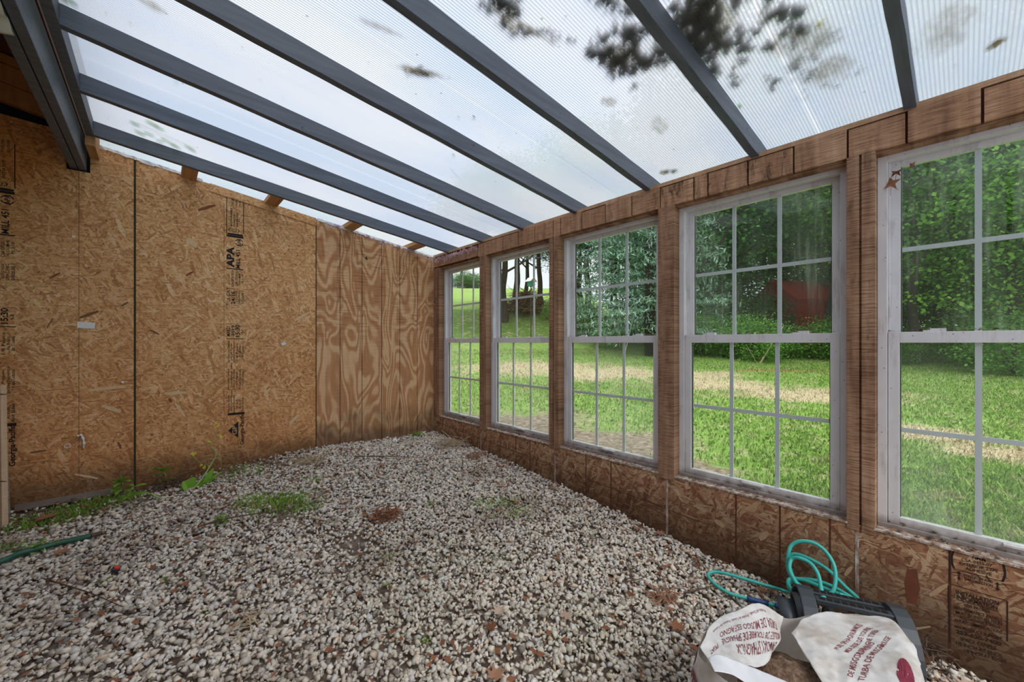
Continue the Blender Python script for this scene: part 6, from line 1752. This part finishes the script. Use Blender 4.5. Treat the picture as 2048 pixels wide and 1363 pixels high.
# ---- brush pile
p = landat(1052, 20.5)
mb = MB(); rnd = random.Random(5)
for k in range(420):
    a = rnd.random() * 2 * PI; r = abs(rnd.gauss(0, .45)); q = p + Vector((math.cos(a) * r * 1.6, math.sin(a) * r * 1.1, max(.05, 1.15 * math.exp(-r * r * 1.3) * rnd.uniform(.2, 1.0))))
    b = rnd.random() * 2 * PI; d = Vector((math.cos(b), math.sin(b), rnd.gauss(0, .35))) * rnd.uniform(.3, .9)
    mb.tube([q - d, q + Vector((rnd.gauss(0, .05),) * 3), q + d], [.006, rnd.uniform(.008, .028), .004], 4, cap=False)
tag(mb.build('brush_pile', plain('brown_brush', (.14, .085, .060, 1), .9, var=.5, scale=2), loc=p), 'heap of brown cut branches at the foot of the bank', 'brush pile', kind='stuff')
# dark earth mound inside the pile so that it reads solid
# ---- bird feeder on a pole before the trees
p = landat(1062, 15.0)
fd = tag(empty('bird_feeder', p), 'small green bird feeder with a pale roof on a thin pole', 'bird feeder')
zf = at(1060, 566, 15.0).z
k = zf - p.z
MB().tube([(0, 0, -.1), (0, 0, k - .05)], .018, 8).build('pole', M_BARK, fd)
MB().box((-.11, -.09, k - .12), (.11, .09, k + .06)).build('feeder_box', plain('green_feeder', (.03, .20, .13, 1), .5), fd)
MB().prism([(-.17, k + .05), (0, k + .20), (.17, k + .05), (.17, k + .065), (0, k + .22), (-.17, k + .065)], 1, -.16, .16).build('feeder_roof', plain('pale_feeder_roof', (.75, .78, .75, 1), .4), fd)
# bare branch and dead twigs by the shed
p = landat(1520, 10.6)
tag(MB().tube(catmull([p, p + Vector((.15, -.2, .45)), p + Vector((.35, -.45, 1.0))], 5), [.02 * (1 - .07 * i) for i in range(11)], 5).tube([p + Vector((.1, .1, 0)), p + Vector((-.1, .3, .5))], [.012, .005], 5).build('bare_branch', M_STRAW, loc=p), 'pale bare branch arching before the red shed', 'branch')
p = at(1248, 617, 12.2)
q = landat(1248, 12.2)
tag(MB().tube([q, q + Vector((.3, -.2, p.z - q.z + .0)), q + Vector((1.1, -.9, p.z - q.z - .08))], [.02, .016, .006], 5).tube([q + Vector((.3, -.2, p.z - q.z)), q + Vector((-.3, .3, p.z - q.z + .14))], [.012, .005], 5).build('bare_branch', M_METAL, loc=q), 'grey dead branch sticking out from the blue spruce', 'branch')

# ================================================================== LIGHT, SKY, CAMERA
wd = bpy.data.worlds.new('overcast'); SC.world = wd; wd.use_nodes = True
t = wd.node_tree; t.nodes.clear()
out = t.nodes.new('ShaderNodeOutputWorld'); bg = t.nodes.new('ShaderNodeBackground')
tc = t.nodes.new('ShaderNodeTexCoord'); nz = t.nodes.new('ShaderNodeTexNoise'); nz.inputs['Scale'].default_value = 2.2; nz.inputs['Detail'].default_value = 4
t.links.new(tc.outputs['Generated'], nz.inputs['Vector'])
cr = t.nodes.new('ShaderNodeValToRGB'); t.links.new(nz.outputs['Fac'], cr.inputs[0])
cr.color_ramp.elements[0].position = .38; cr.color_ramp.elements[0].color = (.80, .88, 1.0, 1)
cr.color_ramp.elements[1].position = .62; cr.color_ramp.elements[1].color = (1.0, 1.0, 1.0, 1)
t.links.new(cr.outputs[0], bg.inputs[0]); bg.inputs[1].default_value = .72
t.links.new(bg.outputs[0], out.inputs[0])
# soft daylight from a bright patch of overcast, high in front of the open side
sun = bpy.data.lights.new('overcast_sun', 'SUN'); sun.energy = 3.4; sun.angle = math.radians(70); sun.color = (1.0, .97, .93)
so = bpy.data.objects.new('overcast_sun', sun); COL.objects.link(so)
so.rotation_euler = Vector((.10, .45, -1.0)).to_track_quat('-Z', 'Y').to_euler()

cam = bpy.data.cameras.new('camera'); co = bpy.data.objects.new('camera', cam); COL.objects.link(co)
co.location = (0, 0, H); co.rotation_euler = (PI / 2, 0, -YAW)
cam.sensor_width = 36; cam.lens = 36 * F / 2048; cam.shift_y = 3.5 / 2048; cam.clip_start = .05; cam.clip_end = 400
SC.camera = co
vs = SC.view_settings
vs.view_transform = 'Standard'; vs.look = 'None'; vs.gamma = 1.0; vs.use_curve_mapping = False; vs.exposure = .74
cy = SC.cycles
cy.max_bounces = 8; cy.diffuse_bounces = 4; cy.glossy_bounces = 3; cy.transmission_bounces = 6; cy.transparent_max_bounces = 20
cy.sample_clamp_indirect = 8.0; cy.caustics_reflective = False; cy.caustics_refractive = False
